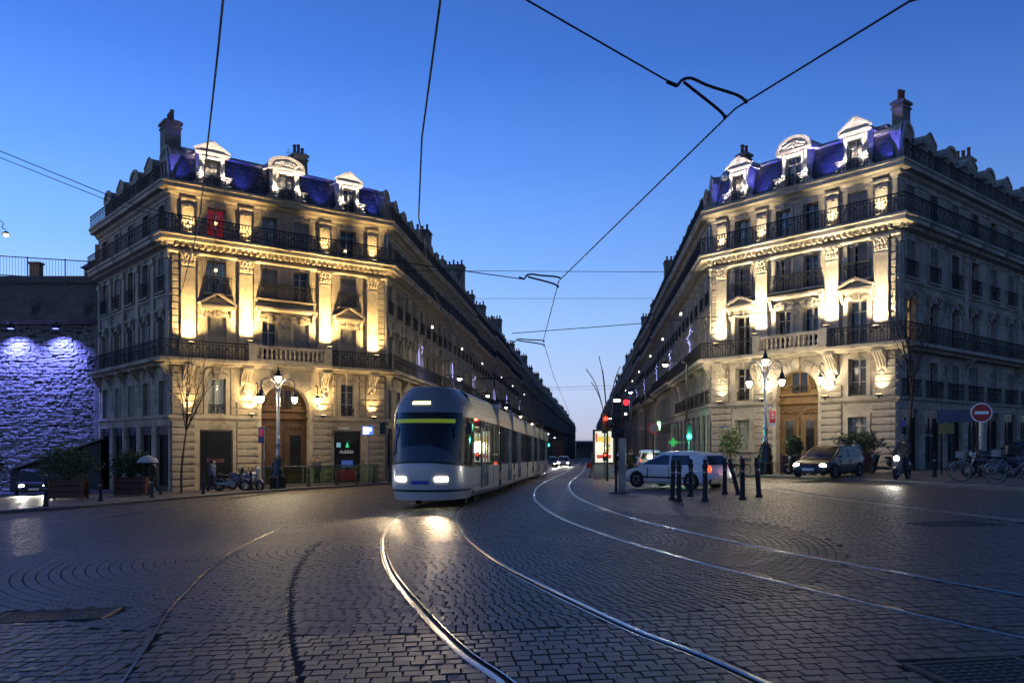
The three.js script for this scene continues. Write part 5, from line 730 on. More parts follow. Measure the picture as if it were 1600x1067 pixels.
{ const t = thing('poster_panel', 'backlit advertising panel with yellow and red poster by the tracks', 'billboard', base(5.6, 51.6), .12), Y0 = 1.0, W = .56, H = 1.9; mesh('panel_leg', new G().box(-.62, .62, 0, Y0 - .1, -.1, .1), M.galv, t); mesh('panel_frame', new G().box(-W - .1, -W, Y0 - .1, Y0 + H + .1, -.12, .12).box(W, W + .1, Y0 - .1, Y0 + H + .1, -.12, .12).box(-W, W, Y0 + H, Y0 + H + .1, -.12, .12).box(-W, W, Y0 - .1, Y0, -.12, .12).box(-W, W, Y0, Y0 + H, -.1, .05), M.iron, t);
  const cv = document.createElement('canvas'); cv.width = 128; cv.height = 216; const c = cv.getContext('2d'); c.fillStyle = '#f6efdc'; c.fillRect(0, 0, 128, 216); c.fillStyle = '#f3c94a'; c.fillRect(18, 36, 92, 40); c.fillStyle = '#e9a93a'; c.beginPath(); c.ellipse(64, 92, 44, 16, 0, Math.PI, 0); c.fill(); c.fillStyle = '#4c7a2a'; c.fillRect(20, 94, 88, 5); c.fillStyle = '#5a2d14'; c.fillRect(22, 100, 84, 10); c.fillStyle = '#f4d52e'; c.fillRect(18, 112, 92, 14); c.fillStyle = '#5a2d14'; c.fillRect(28, 126, 72, 8); c.fillStyle = '#e2a240'; c.fillRect(22, 136, 84, 12); c.fillStyle = '#c41f18'; c.fillRect(14, 164, 100, 24); c.fillStyle = '#c43a28'; c.fillRect(6, 14, 10, 60); c.fillRect(8, 96, 7, 30);
  const ct = new THREE.CanvasTexture(cv); ct.colorSpace = THREE.SRGBColorSpace; const pg = new THREE.PlaneGeometry(W * 2, H); mesh('lit_poster_screen', pg, std({ color: lin(.05, .05, .05), emissive: lin(1, 1, 1), emissiveMap: ct, emissiveIntensity: 1.25, roughness: .3 }), t).position.set(0, Y0 + H / 2, .056); mesh('poster_glass', new G().box(-W, W, Y0, Y0 + H, .08, .085), M.glass, t); point(V(5.6, t.position.y + 1.9, -51.0), new THREE.Color(1, .9, .65), 5, 20); }
// ---------------------------------------------------------------- bollards
{
  const proto = (h) => { const k = 'bollard' + h; return [cached(k, () => new G().lathe([[.11, 0], [.11, .06], [.075, .1], [.07, h - .24], [.09, h - .22], [.09, h - .19], [.07, h - .17], [.075, h - .12], [.055, h - .1], [.05, h - .07], [.075, h - .03], [.06, h], [0, h + .01]], 12)), cached(k + 'b', () => new G().add(new THREE.CylinderGeometry(.079, .077, .07, 12), T(0, h - .36, 0)))]; };
  const bol = (x, d, h, label, group, lean) => { const t = thing('bollard', label, 'bollard', base(x, d), 0, group), [a, c] = proto(h); mesh('bollard_post', a, M.iron, t); mesh('bollard_band', c, M.galv, t); if (lean) { t.rotation.z = lean[0]; t.rotation.x = lean[1]; } return t; };
  const gi = 'bollards round the traffic island';
  [[4.86, 25.6, 'dark bollard just behind the nearest island bollard'], [4.86, 24.6, 'leftmost front bollard of the traffic island'], [5.75, 27.2, 'dark bollard before the white hatchback door'], [5.55, 24.3, 'bollard before the rear wheel of the white hatchback'], [7.05, 28.0, 'bollard before the rear bumper of the white hatchback'], [6.68, 24.5, 'stout dark bollard left of the leaning one'], [7.48, 25.6, 'slightly tilted dark bollard right of the leaning one']].forEach(([x, d, l], i) => bol(x, d, 1.2, l, gi, i === 6 ? [.07, 0] : i === 0 ? [-.02, .03] : null));
  bol(7.35, 27.4, 1.2, 'bollard knocked over at a sharp lean beside the traffic island', gi, [.28, .06]);
  const gl = 'bollards along the left kerb';
  [[-17.4, 31.2, 'bollard left of the first red planter box'], [-17.2, 35.0, 'bollard between the two red planter boxes'], [-16.2, 37.7, 'bollard before the person under the umbrella'], [-14.9, 40.5, 'bollard at the foot of the bare left tree'], [-13.75, 44.2, 'bollard before the parked motorcycles'], [-13.15, 45.9, 'bollard touching the front motorcycle wheel'], [-11.65, 48.2, 'bollard just right of the left triple lamp'], [-10.4, 49.9, 'bollard before the glass barrier end'], [-9.45, 51.3, 'bollard left of the parking sign'], [-8.6, 52.5, 'bollard right of the parking sign'], [-7.8, 53.7, 'last bollard of the left kerb, beside the tram']].forEach(([x, d, l]) => bol(x - .05, d + .45, 1.05, l, gl));
  const gr = 'bollards along the right kerb';
  [[13.0, 47.9, 'thin bollard left of the right triple lamp'], [14.6, 42.2, 'bollard before the right planter boxes'], [14.95, 38.8, 'bollard beside the two walkers on the right pavement'], [16.6, 36.6, 'bollard right of the passing scooter'], [17.4, 34.8, 'bollard before the dark shop windows'], [18.6, 33.6, 'bollard left of the parked bicycles']].forEach(([x, d, l]) => bol(x, d, 1.05, l, gr));
}
// ---------------------------------------------------------------- planters, trees
function leafCluster(n, rx, ry, rz, size, shape = 1) { const g = new G(); for (let i = 0; i < n; i++) { let x, y, z; const a = rr(0, 6.283), b = Math.acos(rr(-1, 1)), r = (.35 + .65 * rnd() ** .5) * (1 + .22 * Math.sin(a * 3 + b * 5)); x = rx * r * Math.sin(b) * Math.cos(a); y = ry * r * Math.cos(b); z = rz * r * Math.sin(b) * Math.sin(a); const s = size * rr(.6, 1.3), u = V(rr(-1, 1), rr(-.6, .8), rr(-1, 1)).normalize(), w = V(rr(-1, 1), rr(-1, 1), rr(-1, 1)).cross(u).normalize(), P = (p, q) => [x + u.x * p + w.x * q, y + u.y * p + w.y * q, z + u.z * p + w.z * q]; g.quad(P(0, 0), P(s * .5, s * .28), P(s, 0), P(s * .5, -s * .28)); } return g; }
M.leaf = new THREE.MeshPhysicalMaterial({ color: lin(.075, .11, .03), roughness: .7, transmission: .3, thickness: 0 }); M.leafDark = new THREE.MeshPhysicalMaterial({ color: lin(.04, .075, .022), roughness: .7, transmission: .3, thickness: 0 });
function planter(label, x, d, turn, w, h, dp, cw, ch, group, leafM = M.leafDark) {
  const t = thing('planter', label, 'planter', base(x, d), turn, group), g = new G(); for (let i = 0; i < 3; i++) g.cham(-w / 2, w / 2, .08 + h * i / 3, .08 + h * (i + 1) / 3 - .015, -dp / 2, dp / 2, .015); mesh('planter_box', g, M.planter, t); for (const k of [-1, 1]) for (const q of [-1, 1]) mesh('corner_post', new G().box(k * w / 2 - .05, k * w / 2 + .05, 0, h + .12, q * dp / 2 - .04, q * dp / 2 + .04), M.planterTrim, t); mesh('soil', new G().box(-w / 2 + .03, w / 2 - .03, h, h + .05, -dp / 2 + .03, dp / 2 - .03), M.dark, t);
  const st = new G(); for (let i = 0; i < 6; i++) st.rod([rr(-.2, .2), h, rr(-.1, .1)], [rr(-cw * .4, cw * .4), h + ch * rr(.4, .9), rr(-.3, .3)], .03, .012, 5); mesh('stems', st, M.bark, t); const c = leafCluster(1500, cw / 2, ch / 2, cw * .36, .17); const m = mesh('foliage', c, leafM, t); m.position.y = h + ch * .52; return t;
}
M.planter = std({ color: lin(.20, .055, .032), roughness: .55, map: woodTex }); M.planterTrim = std({ color: lin(.15, .045, .028), roughness: .5 }); M.bark = std({ color: lin(.09, .07, .055), roughness: .9, map: stoneTex, bumpMap: grainTex, bumpScale: .02 });
planter('red planter box with wide dark shrub beside the headlights of the left car', -20.8, 39.6, .12, 1.5, .85, .7, 2.7, 1.55, 'red planter boxes with shrubs');
planter('red planter box with round shrub beside the person under the umbrella', -18.95, 42.2, .12, 1.4, .85, .7, 2.1, 1.4, 'red planter boxes with shrubs');
planter('red planter box with dark shrub at the left edge of the view', -27.7, 44, .1, 1.4, .85, .7, 2.4, 1.6, 'red planter boxes with shrubs');
planter('red planter box with spreading shrub beside the right ground floor window', 17.15, 42.0, -.5, 1.35, 1.0, .8, 2.2, 1.05, 'red planter boxes with shrubs', M.leaf);
planter('red planter box with upright plant before the golden arched door', 15.0, 44.9, -.5, 1.2, .95, .8, .8, 1.0, 'red planter boxes with shrubs', M.leaf);
{ const t = thing('potted_tree', 'small leafy tree by the right building, left of the triple lamp', 'tree', base(12.6, 48.9)); mesh('trunk', new G().rod([0, 0, 0], [.05, 1.3, 0], .06, .03), M.bark, t); mesh('tree_pot', new G().lathe([[.2, 0], [.3, .5], [.33, .5], [.33, .56], [.27, .56], [.25, .4]], 12), M.iron, t); const c = mesh('crown', leafCluster(700, .62, .85, .5, .17), M.leaf, t); c.position.y = 1.85; }
function bareTree(label, x, d, h, sd2, spread = .55, lowest = .42) {
  const t = thing('bare_tree', label, 'tree', base(x, d)); const save = seed; seed = sd2; const tr = new G(), br = new G();
  const grow = (p, dir, len, r, lv) => { let q = p, dd = dir.clone(); const n = 3, g = lv === 0 ? tr : br; for (let i = 0; i < n; i++) { const e = q.clone().addScaledVector(dd, len / n); g.rod(q.toArray(), e.toArray(), r * (1 - i * .12), r * (1 - (i + 1) * .12), lv < 2 ? 6 : 4); q = e; dd.add(V(rr(-.14, .14), rr(-.02, .12), rr(-.14, .14))).normalize(); if (lv > 0 && lv < 4 && i < n - 1 && rnd() < .75) grow(q, dd.clone().add(V(rr(-1, 1), rr(-.1, .5), rr(-1, 1)).multiplyScalar(spread)).normalize(), len * .5, r * .5, lv + 1); } if (lv < 4) for (let k = 0; k < (lv === 0 ? 5 : 2); k++) grow(q, dd.clone().add(V(rr(-1, 1), rr(-.05, .5), rr(-1, 1)).multiplyScalar(spread * (lv === 0 ? 1.2 : 1))).normalize(), len * (lv === 0 ? .62 : .66), r * .55, lv + 1); };
  grow(V(0, 0, 0), V(rr(-.03, .03), 1, rr(-.03, .03)).normalize(), h * lowest, .065, 0); seed = save; mesh('trunk', tr, M.bark, t); mesh('branches', br, M.bark, t); return t;
}
bareTree('slender bare tree before the corner of the left building', -17.45, 44.6, 6.6, 77, .6, .5);
bareTree('slender bare tree before the dark shops of the right building', 16.9, 36.2, 7.0, 41, .6, .5);
{ const t = thing('bare_tree', 'young leafless tree of thin arching stems behind the tram signal', 'tree', base(5.3, 47)); const g = new G(); mesh('trunk', new G().rod([0, 0, 0], [0, 2.7, 0], .07, .05), M.bark, t); for (const [x, y, z] of [[-1.2, 6.2, .2], [-.85, 5.5, -.4], [-.5, 6.9, .3], [.5, 5.9, .5], [.75, 6.4, -.3], [.35, 5.2, .2], [-.2, 6.2, -.6], [1.0, 5.6, .3]]) g.tube([[0, 2.6, 0], [x * .25, 2.6 + (y - 2.6) * .45, z * .3], [x * .6, 2.6 + (y - 2.6) * .8, z * .7], [x, y, z]], .022, 4); mesh('branches', g, M.bark, t); }
// ---------------------------------------------------------------- signs
{ const t = thing('parking_sign', 'lit blue parking sign on a pole before the dubble shop', 'sign', base(-9.0, 52.8)); mesh('sign_pole', new G().rod([0, 0, 0], [0, 3.0, 0], .045), M.galv, t); mesh('sign_case', new G().cham(-.36, .36, 3.0, 3.6, -.08, .06, .02), M.signBlue, t); const f = mesh('lit_sign_face', new G().box(-.32, .32, 3.04, 3.56, .06, .07), glow(.1, .3, 1, .9), t); mesh('lit_sign_panel', new G().box(-.3, .0, 3.06, 3.54, .07, .075), glow(.9, .95, 1, 1.2), f); mesh('letter_p', text('P', .4), glow(1, 1, 1, 1.6), f).position.set(.14, 3.1, .07); }
{ const t = thing('direction_sign', 'narrow dark sign on a pole left of the left triple lamp', 'sign', base(-13.75, 46.9)); mesh('sign_pole', new G().rod([0, 0, 0], [0, 3.5, 0], .04), M.galv, t); mesh('sign_board', new G().cham(-.3, .02, 2.55, 3.45, .04, .08, .01), std({ color: lin(.03, .03, .12), roughness: .4 }), t); mesh('sign_panel', new G().box(-.25, -.03, 2.9, 3.35, .08, .085), std({ color: lin(.35, .05, .1), roughness: .4 }), t); }
{ const t = thing('no_entry_sign', 'round red no entry sign with white bar on a grey pole', 'sign', base(18.75, 33.8)); mesh('sign_pole', new G().rod([0, 0, 0], [0, 2.75, 0], .075), M.galv, t); const f = new THREE.CylinderGeometry(.39, .39, .03, 32).rotateX(Math.PI / 2); mesh('sign_rim', f, M.white, t, T(0, 2.55, .1)); mesh('sign_face', new THREE.CylinderGeometry(.345, .345, .02, 32).rotateX(Math.PI / 2), M.red, t, T(0, 2.55, .115)); mesh('white_bar', new G().box(-.25, .25, 2.49, 2.61, .125, .132), M.white, t); t.rotation.y = -.35; }
{ const t = thing('round_sign', 'dark round prohibition sign before the pharmacy facade', 'sign', base(8.95, 53.5)); mesh('sign_pole', new G().rod([0, 0, 0], [0, 3.4, 0], .04), M.iron, t); mesh('sign_rim', new THREE.CylinderGeometry(.34, .34, .03, 24).rotateX(Math.PI / 2), M.red, t, T(0, 3.05, .06)); mesh('sign_face', new THREE.CylinderGeometry(.27, .27, .02, 24).rotateX(Math.PI / 2), std({ color: lin(.1, .12, .16), roughness: .5 }), t, T(0, 3.05, .075)); mesh('sign_panel', new G().box(.45, 1.1, 2.75, 3.3, .03, .06).box(0, .5, 3.0, 3.05, .0, .03), M.iron, t); }
{ const t = thing('direction_board', 'dim blue and yellow direction boards behind the no entry sign', 'sign', base(19.6, 37.5)); mesh('sign_pole', new G().rod([-.5, 0, 0], [-.5, 2.9, 0], .05).rod([.9, 0, 0], [.9, 2.9, 0], .05), M.iron, t); mesh('sign_board', new G().cham(-.7, 1.0, 2.3, 2.85, .05, .09, .01), std({ color: lin(.05, .06, .11), roughness: .5 }), t); mesh('sign_panel', new G().cham(-.6, .0, 1.8, 2.24, .05, .09, .01), std({ color: lin(.2, .16, .04), roughness: .5 }), t); t.rotation.y = -.4; }
{ const t = thing('glass_barrier', 'low glass barrier with pale top rail along the left pavement', 'barrier', base(-11.4, 50.9), .71), L = 3.9; const up = new G().box(-L, L, 0, .16, -.1, .1); mesh('barrier_plinth', up, M.granite, t); mesh('top_rail', new G().rod([-L, 1.2, 0], [L, 1.2, 0], .03), M.steel, t); const gm2 = new THREE.MeshPhysicalMaterial({ color: lin(.62, .78, .66), transmission: 1, thickness: 0, roughness: .06 }); for (let i = 0; i < 6; i++) { mesh('glass_panel', new G().box(-L + 1.3 * i + .03, -L + 1.3 * (i + 1) - .03, .17, 1.17, -.008, .008), gm2, t); } for (let i = 0; i <= 6; i++) mesh('barrier_post', new G().box(-.025, .025, .16, 1.17, -.025, .025), M.galv, t).position.x = -L + 1.3 * i + (i === 0 ? .03 : i === 6 ? -.03 : 0); }
// ---------------------------------------------------------------- overhead wires
{
  const wire = (name, label, pts, r, parent) => { const t = parent || thing(name, label, 'wire', pts[0]); const o = pts[0], g = new G(); for (let i = 0; i < pts.length - 1; i++) g.tube([pts[i].map((v, k) => v - o[k]), pts[i + 1].map((v, k) => v - o[k])], r, 5); mesh('cable', g, M.black, t); return t; };
  const P = (x, y, d) => [x, y, -d], cl = V(0, 0, 0);
  const c1 = wire('contact_wire', 'contact wire over the right tram track, bent by two pull-off arms', [P(5.6, 5.3, 6.0), P(3.99, 5.82, 8.5), P(2.92, 5.75, 11.05), P(1.22, 5.58, 22), P(1.22, 5.32, 33), P(2.4, 5.0, 48), P(6.6, 4.2, 95), P(12, 3.2, 155)], .013);
  wire('contact_wire', 'contact wire over the left tram track, crossing the view above the tram', [P(-.2, 5.9, 5.2), P(-.72, 5.83, 8.5), P(-1.3, 5.78, 12.2), P(-1.8, 5.72, 16.3), P(-2.15, 5.5, 23), P(-2.1, 5.3, 30), P(-1.0, 5.0, 48), P(3, 4.2, 95), P(8.6, 3.2, 155)], .014);
  wire('span_wire', 'single wire dropping towards the left corner building', [P(-2.5, 5.55, 7.4), P(-3.2, 5.64, 9.2), P(-6.15, 5.65, 16.6), P(-12.2, 6.6, 31), P(-18.2, 8.2, 46.5)], .013);
  wire('span_wire', 'pair of span wires from the left edge, upper wire', [P(-15.6, 10.2, 25.3), P(-11.0, 8.2, 24.0), P(-5.9, 6.6, 22.6), P(.3, 5.62, 22)], .013); wire('span_wire', 'pair of span wires from the left edge, lower wire', [P(-15.6, 10.0, 25.3), P(-11.0, 8.05, 24.0), P(-5.9, 6.48, 22.6)], .011);
  wire('span_wire', 'slanting span wire at top centre holding the upper pull-off arm', [P(-1.6, 7.4, 8.8), P(-.6, 6.85, 9.6), P(2.12, 5.98, 10.9)], .013);
  for (const [d, y0, y1, l] of [[40, 9.5, 9.6, 'thin span wire high across the street, nearest of four'], [58, 11.2, 11.4, 'span wire across the street below the highest one'], [30.5, 5.3, 6.3, 'slanting span wire tied to the right contact wire'], [75, 6.0, 6.6, 'low span wire across the street near its far end'], [100, 7.6, 7.7, 'faint far span wire across the street']]) { const xl = d === 30.5 ? .0 : -8.3 + .09 * (d - 56), xr = 12.6 + .09 * (d - 54); wire('span_wire', l, [P(Math.max(xl, -9), y0, d), P((xl + xr) / 2, (y0 + y1) / 2 - .1, d), P(xr, y1, d + 1)], .014); }
  // pull-off arms
  const arm = (label, a, b, e1, e2, r) => { const t = thing('pull_off_arm', label, 'wire fitting', a), rel = (p) => p.map((v, k) => v - a[k]); mesh('arm_tube', new G().tube([rel(a), rel([(a[0] * .6 + b[0] * .4), b[1] - .02, a[2] * .6 + b[2] * .4]), rel(b), rel([b[0] + (e1[0] - b[0]) * .3, b[1] + (e1[1] - b[1]) * .3, b[2] + (e1[2] - b[2]) * .3]), rel([b[0] + (e1[0] - b[0]) * .9, b[1] + (e1[1] - b[1]) * .8, b[2] + (e1[2] - b[2]) * .9]), rel(e1)], r, 6), M.black, t); mesh('arm_tube', new G().tube([rel([a[0] * .5 + b[0] * .5, a[1] * .5 + b[1] * .5, a[2] * .5 + b[2] * .5]), rel([e2[0] * .92 + a[0] * .08, e2[1] + .05, e2[2] * .92 + a[2] * .08]), rel(e2)], r, 6), M.black, t); mesh('insulator', new G().rod([-.14, .05, .02], [0, 0, 0], .026), M.rubber, t); for (const e of [e1, e2]) mesh('wire_clamp', new G().ball(...rel(e), .03), M.black, t); };
  arm('upper pull-off arm on the right contact wire near the top', P(2.13, 5.98, 10.9), P(2.3, 6.08, 10.9), P(3.0, 5.76, 10.85), P(2.82, 5.7, 11.2), .02);
  arm('middle pull-off arm over the street between the buildings', P(.32, 5.62, 22), P(.5, 5.75, 22), P(1.22, 5.6, 21.7), P(1.22, 5.5, 22.4), .024);
  arm('far pull-off arm over the tracks beyond the middle one', P(.1, 5.4, 34), P(.35, 5.52, 34), P(1.25, 5.32, 33), P(1.3, 5.26, 34), .026);
  wire('span_wire', 'short wire tying the far pull-off arm to the left facade', [P(-8.4, 6.0, 60), P(.1, 5.4, 34)], .012);
}
// ---------------------------------------------------------------- cars
const paint = (r, g, b) => new THREE.MeshPhysicalMaterial({ color: lin(r, g, b), roughness: .35, clearcoat: .45, clearcoatRoughness: .1 });
M.carGlass = std({ color: lin(.010, .012, .014), roughness: .06 }); M.tyre = M.rubber; M.rim = std({ color: lin(.4, .4, .41), metalness: .8, roughness: .35 }); M.headOn = glow(1, .95, .82, 26); M.headOff = std({ color: lin(.5, .5, .5), roughness: .12 }); M.tail = glow(1, .12, .03, 1.6); M.tailDim = std({ color: lin(.35, .01, .01), roughness: .2 }); M.amber = glow(1, .45, .05, 2.5);
function car(label, x, d, heading, o) { // heading: the way it faces, angle from +x towards the viewer(+z)
  const t = thing('car', label, 'car', base(x, d), -heading), L = o.L, W = o.W / 2, H = o.H, hb = H * .63, pm = o.paint; t.rotation.order = 'YXZ';
  // stations from the rear (x = -L/2) to the nose: [x, bottom, belt, half width]
  const S = [[-.5, .42, hb * .86, .80], [-.485, .30, hb * .97, .92], [-.44, .22, hb * 1.02, .97], [-.30, .2, hb * 1.02, 1], [0, .2, hb, 1], [.18, .2, hb * .97, 1], [.30, .2, hb * .91, .985], [.42, .22, hb * .8, .95], [.475, .25, hb * .68, .86], [.5, .32, hb * .52, .72]];
  const g = new G(), ring = ([u, b, y, w]) => { const X = u * L, q = [[w * .86, b], [w * .97, b + .1], [w, y * .62], [w * .985, y * .82], [w * .93, y]]; return [...q.map(([a, c]) => [X, c, a * W]), ...q.slice().reverse().map(([a, c]) => [X, c, -a * W])]; };
  const R = S.map(ring); const sub = (A, B, k) => g.quad(A[k], B[k], B[(k + 1) % A.length], A[(k + 1) % A.length]); for (let i = 0; i < R.length - 1; i++) for (let k = 0; k < R[0].length; k++) sub(R[i], R[i + 1], k); const cap = (r, f) => { for (let k = 1; k < r.length - 1; k++) f ? g.tri(r[0], r[k], r[k + 1]) : g.tri(r[0], r[k + 1], r[k]); }; cap(R[0], 1); cap(R.at(-1), 0);
  const crease = (q, ang) => toCreasedNormals(q.done(), ang);
  const body = mesh('body', crease(g, .62), pm, t);
  const hx = o.hatch ? [-.475, -.425, -.20, .05, .31] : [-.42, -.24, -.06, .06, .30], C = hx.map((u) => u * L), wb = W * .93, wr = W * .76; // tailgate foot, roof rear, mid, roof front, screen foot
  const cab = new G(), top = [[C[0], hb * 1.0, wb], [C[1], H * .915, wr * .97], [C[2], H, wr], [C[3], H * .985, wr], [C[4], hb * .93, wb * .97]];
  { // roof in fine stations, its edges rolled over
    const cu = new THREE.CatmullRomCurve3([[C[1], H * .915], [C[2], H], [C[3], H * .985]].map(([a, c]) => V(a, c, 0))).getPoints(10).map((p) => [p.x, p.y, wr]), st = [[C[0], hb * 1.0, wb], ...cu, [C[4], hb * .93, wb * .97]];
    const ring2 = ([x, y, w]) => { const k = Math.min(1, Math.max(0, (y - hb) / (H - hb))); return [[x, y - .07 * k, w], [x, y - .02 * k, w * .93], [x, y + .012 * k, w * .6], [x, y + .016 * k, 0], [x, y + .012 * k, -w * .6], [x, y - .02 * k, -w * .93], [x, y - .07 * k, -w]]; }, RR = st.map(ring2);
    for (let i = 0; i < RR.length - 1; i++) for (let k = 0; k < 6; k++) cab.quad(RR[i][k], RR[i + 1][k], RR[i + 1][k + 1], RR[i][k + 1]);
    for (const q of [-1, 1]) { const zz = (y) => q * (wb + (wr - wb) * Math.min(1, Math.max(0, (y - hb) / (H - hb)))), poly = RR.map((r) => [r[0][0], r[0][1]]), bot = [[C[4], hb * .88], [C[0], hb * .92]]; const tri = THREE.ShapeUtils.triangulateShape([...poly, ...bot].map(([x, y]) => new THREE.Vector2(x, y)), []), all = [...poly, ...bot].map(([x, y]) => [x, y, zz(y)]); for (const [i, j, k] of tri) q > 0 ? cab.tri(all[i], all[j], all[k]) : cab.tri(all[i], all[k], all[j]); }
  }
  mesh('roof', crease(cab, .5), pm, body);
  for (const q of [-1, 1]) { const z = (y, e = .008) => q * (wb + (wr - wb) * (y - hb) / (H - hb) + e), yl = hb + .03, yh = H * .90, mid = L * -.06, wn = (a, b2, c, e) => { const k = new G(), v = [[a, yl], [b2, yl], [c, yh], [e, yh]].map(([X, y]) => [X, y, z(y)]); q > 0 ? k.quad(...v) : k.quad(v[1], v[0], v[3], v[2]); return k; };
    mesh('side_window', wn(mid + .04, C[4] - .2, C[3] - .1, mid + .04), M.carGlass, body); mesh('side_window', wn(C[0] + (o.hatch ? .62 : .3), mid - .05, mid - .05, C[1] + (o.hatch ? .68 : .22)), M.carGlass, body);
    const dl = new G(); dl.box(mid - .01, mid + .01, .32, hb * .98, q * (W * 1.0) - .004, q * (W * 1.0) + .004).box(mid + L * .24, mid + L * .25, .4, hb * .9, q * W - .004, q * W + .004); mesh('door_seam', dl, M.black, body); mesh('side_strip', new G().box(-L * .3, L * .26, .44, .50, q * W * 1.0 - .012, q * W * 1.0 + .012), M.black, body); for (const hx2 of [mid - .22, mid + L * .16 + .1]) mesh('door_handle', new G().cham(hx2, hx2 + .18, hb * .82, hb * .82 + .04, q > 0 ? W * .985 : -W * .985 - .03, q > 0 ? W * .985 + .03 : -W * .985, .008), pm, body); mesh('wing_mirror', new G().ball(C[4] - .22, hb + .06, q * (W + .1), .1, .8, .7, 1.1), pm, body);
    for (const [u, nm] of [[-.31, 0], [.315, 1]]) { const wh = mesh('wheel', new THREE.CylinderGeometry(.345, .345, .1, 22).rotateX(Math.PI / 2), M.black, t, T(u * L, .36, q * (W - .045))); mesh('tyre', new THREE.TorusGeometry(.25, .075, 10, 22), M.tyre, wh).position.z = q * .03; mesh('rim', (() => { const k = new G(); k.add(new THREE.CylinderGeometry(.2, .2, .03, 18).rotateX(Math.PI / 2)); return k; })(), M.rim, wh).position.z = q * .05; const sp = new G(); for (let a = 0; a < 5; a++) sp.add(new THREE.BoxGeometry(.05, .18, .02), new THREE.Matrix4().makeRotationZ(a * 1.2566).multiply(T(0, .1, 0))); mesh('hub_spokes', sp, M.iron, wh).position.z = q * .072; }
    mesh('headlight', new G().add(new THREE.SphereGeometry(.16, 12, 8), new THREE.Matrix4().compose(V(L * .466, hb * .63, q * W * .68), new THREE.Quaternion(), V(.7, .6, 1))), o.head ? M.headOn : M.headOff, body);
    mesh('tail_light', new G().add(new THREE.SphereGeometry(.17, 10, 8), new THREE.Matrix4().compose(V(-L * .478, hb * .86, q * W * .80), new THREE.Quaternion(), V(.6, 1.0, .7))), o.tail ? M.tail : M.tailDim, body); if (o.amber) mesh('indicator', new G().ball(L * .33, hb * .66, q * W * .985, .045), M.amber, body);
  }
  const scr = (a, b2, e) => { const k = new G(); const [xa, ya, wa] = a, [xb, yb, w2] = b2, n = V(yb - ya, -(xb - xa), 0).normalize().multiplyScalar(e); const l = (s, v) => [xa + (xb - xa) * s + n.x, ya + (yb - ya) * s + n.y, v * (wa + (w2 - wa) * s - .09)]; k.quad(l(.08, 1), l(.92, 1), l(.92, -1), l(.08, -1)); return k; };
  mesh('windscreen', scr(top[4], top[3], .01), M.carGlass, body); mesh('rear_window', scr(top[0], top[1], -.01), M.carGlass, body);
  mesh('bumper', new G().box(-L * .5 - .03, -L * .47, .3, .46, -W * .86, W * .86), o.bumper || pm, body); mesh('bumper', new G().box(L * .475, L * .5 + .02, .24, .40, -W * .74, W * .74), o.bumper || M.black, body); mesh('number_plate', new G().box(-L * .5 - .04, -L * .5 - .03, hb * .62, hb * .62 + .11, -.26, .26), M.white, body); mesh('number_plate', new G().box(L * .5 + .02, L * .5 + .03, .36, .47, -.26, .26), M.white, body); mesh('grille', new G().box(L * .495, L * .503, .45, hb * .5, -W * .45, W * .45), M.black, body);
  t.updateMatrixWorld(true);
  if (o.head) for (const q of [-1, 1]) { const p = V(L * .5 + .12, hb * .63, q * W * .68).applyMatrix4(t.matrixWorld), a = V(L * .5 + 9, -.35, q * W * .68).applyMatrix4(t.matrixWorld); spot(p, a, new THREE.Color(1, .92, .75), o.head, .4, .9, 3); }
  if (o.tail) { const p = V(-L * .5 - .3, hb * .8, 0).applyMatrix4(t.matrixWorld); point(p, new THREE.Color(1, .12, .04), .1, 8); }
  return t;
}
const A = Math.atan2;
car('white three-door hatchback turning behind the island bollards', 6.62, 34.1, A(-.72, -.69), { L: 4.2, W: 1.76, H: 1.5, paint: paint(.82, .78, .78), hatch: true, tail: true, amber: true, bumper: M.black });
car('tall white car seen from behind, waiting beyond the hatchback', 9.9, 61, A(-.99, .09), { L: 4.3, W: 1.8, H: 1.72, paint: paint(.75, .74, .72), hatch: true, tail: true });
car('dark car seen from behind, left of the tall white car', 9.1, 70, A(-.99, .09), { L: 4.2, W: 1.75, H: 1.5, paint: paint(.03, .03, .04), hatch: true, tail: true });
car('dark car with blue roof sheen farther in the right queue', 10.3, 79, A(-.99, .09), { L: 4.2, W: 1.75, H: 1.5, paint: paint(.05, .07, .12), hatch: true, tail: true });
car('dark car with bright headlights at the left edge beside the planter', -28.6, 50.5, A(.86, .5), { L: 4.2, W: 1.75, H: 1.5, paint: paint(.02, .025, .04), hatch: true, head: 110 });
car('black car with lit headlights passing before the right building', 14.35, 38.3, A(.72, -.70), { L: 4.2, W: 1.74, H: 1.46, paint: paint(.012, .011, .012), hatch: true, head: 60 });
car('oncoming car with headlights just beyond the tail of the tram', 5.1, 112, A(.99, -.09), { L: 4.2, W: 1.8, H: 1.5, paint: paint(.04, .04, .05), hatch: true, head: 110 });
car('oncoming car with headlights behind the first oncoming one', 7.4, 121, A(.99, -.09), { L: 4.2, W: 1.8, H: 1.5, paint: paint(.3, .3, .32), hatch: true, head: 110 });
car('oncoming car with headlights farthest up the street', 8.6, 139, A(.99, -.09), { L: 4.2, W: 1.8, H: 1.5, paint: paint(.1, .1, .1), hatch: true, head: 110 });
car('dark parked car behind the bicycles on the right', 22.4, 36.5, A(-.3, -.95), { L: 4.3, W: 1.76, H: 1.5, paint: paint(.015, .02, .04), hatch: true });
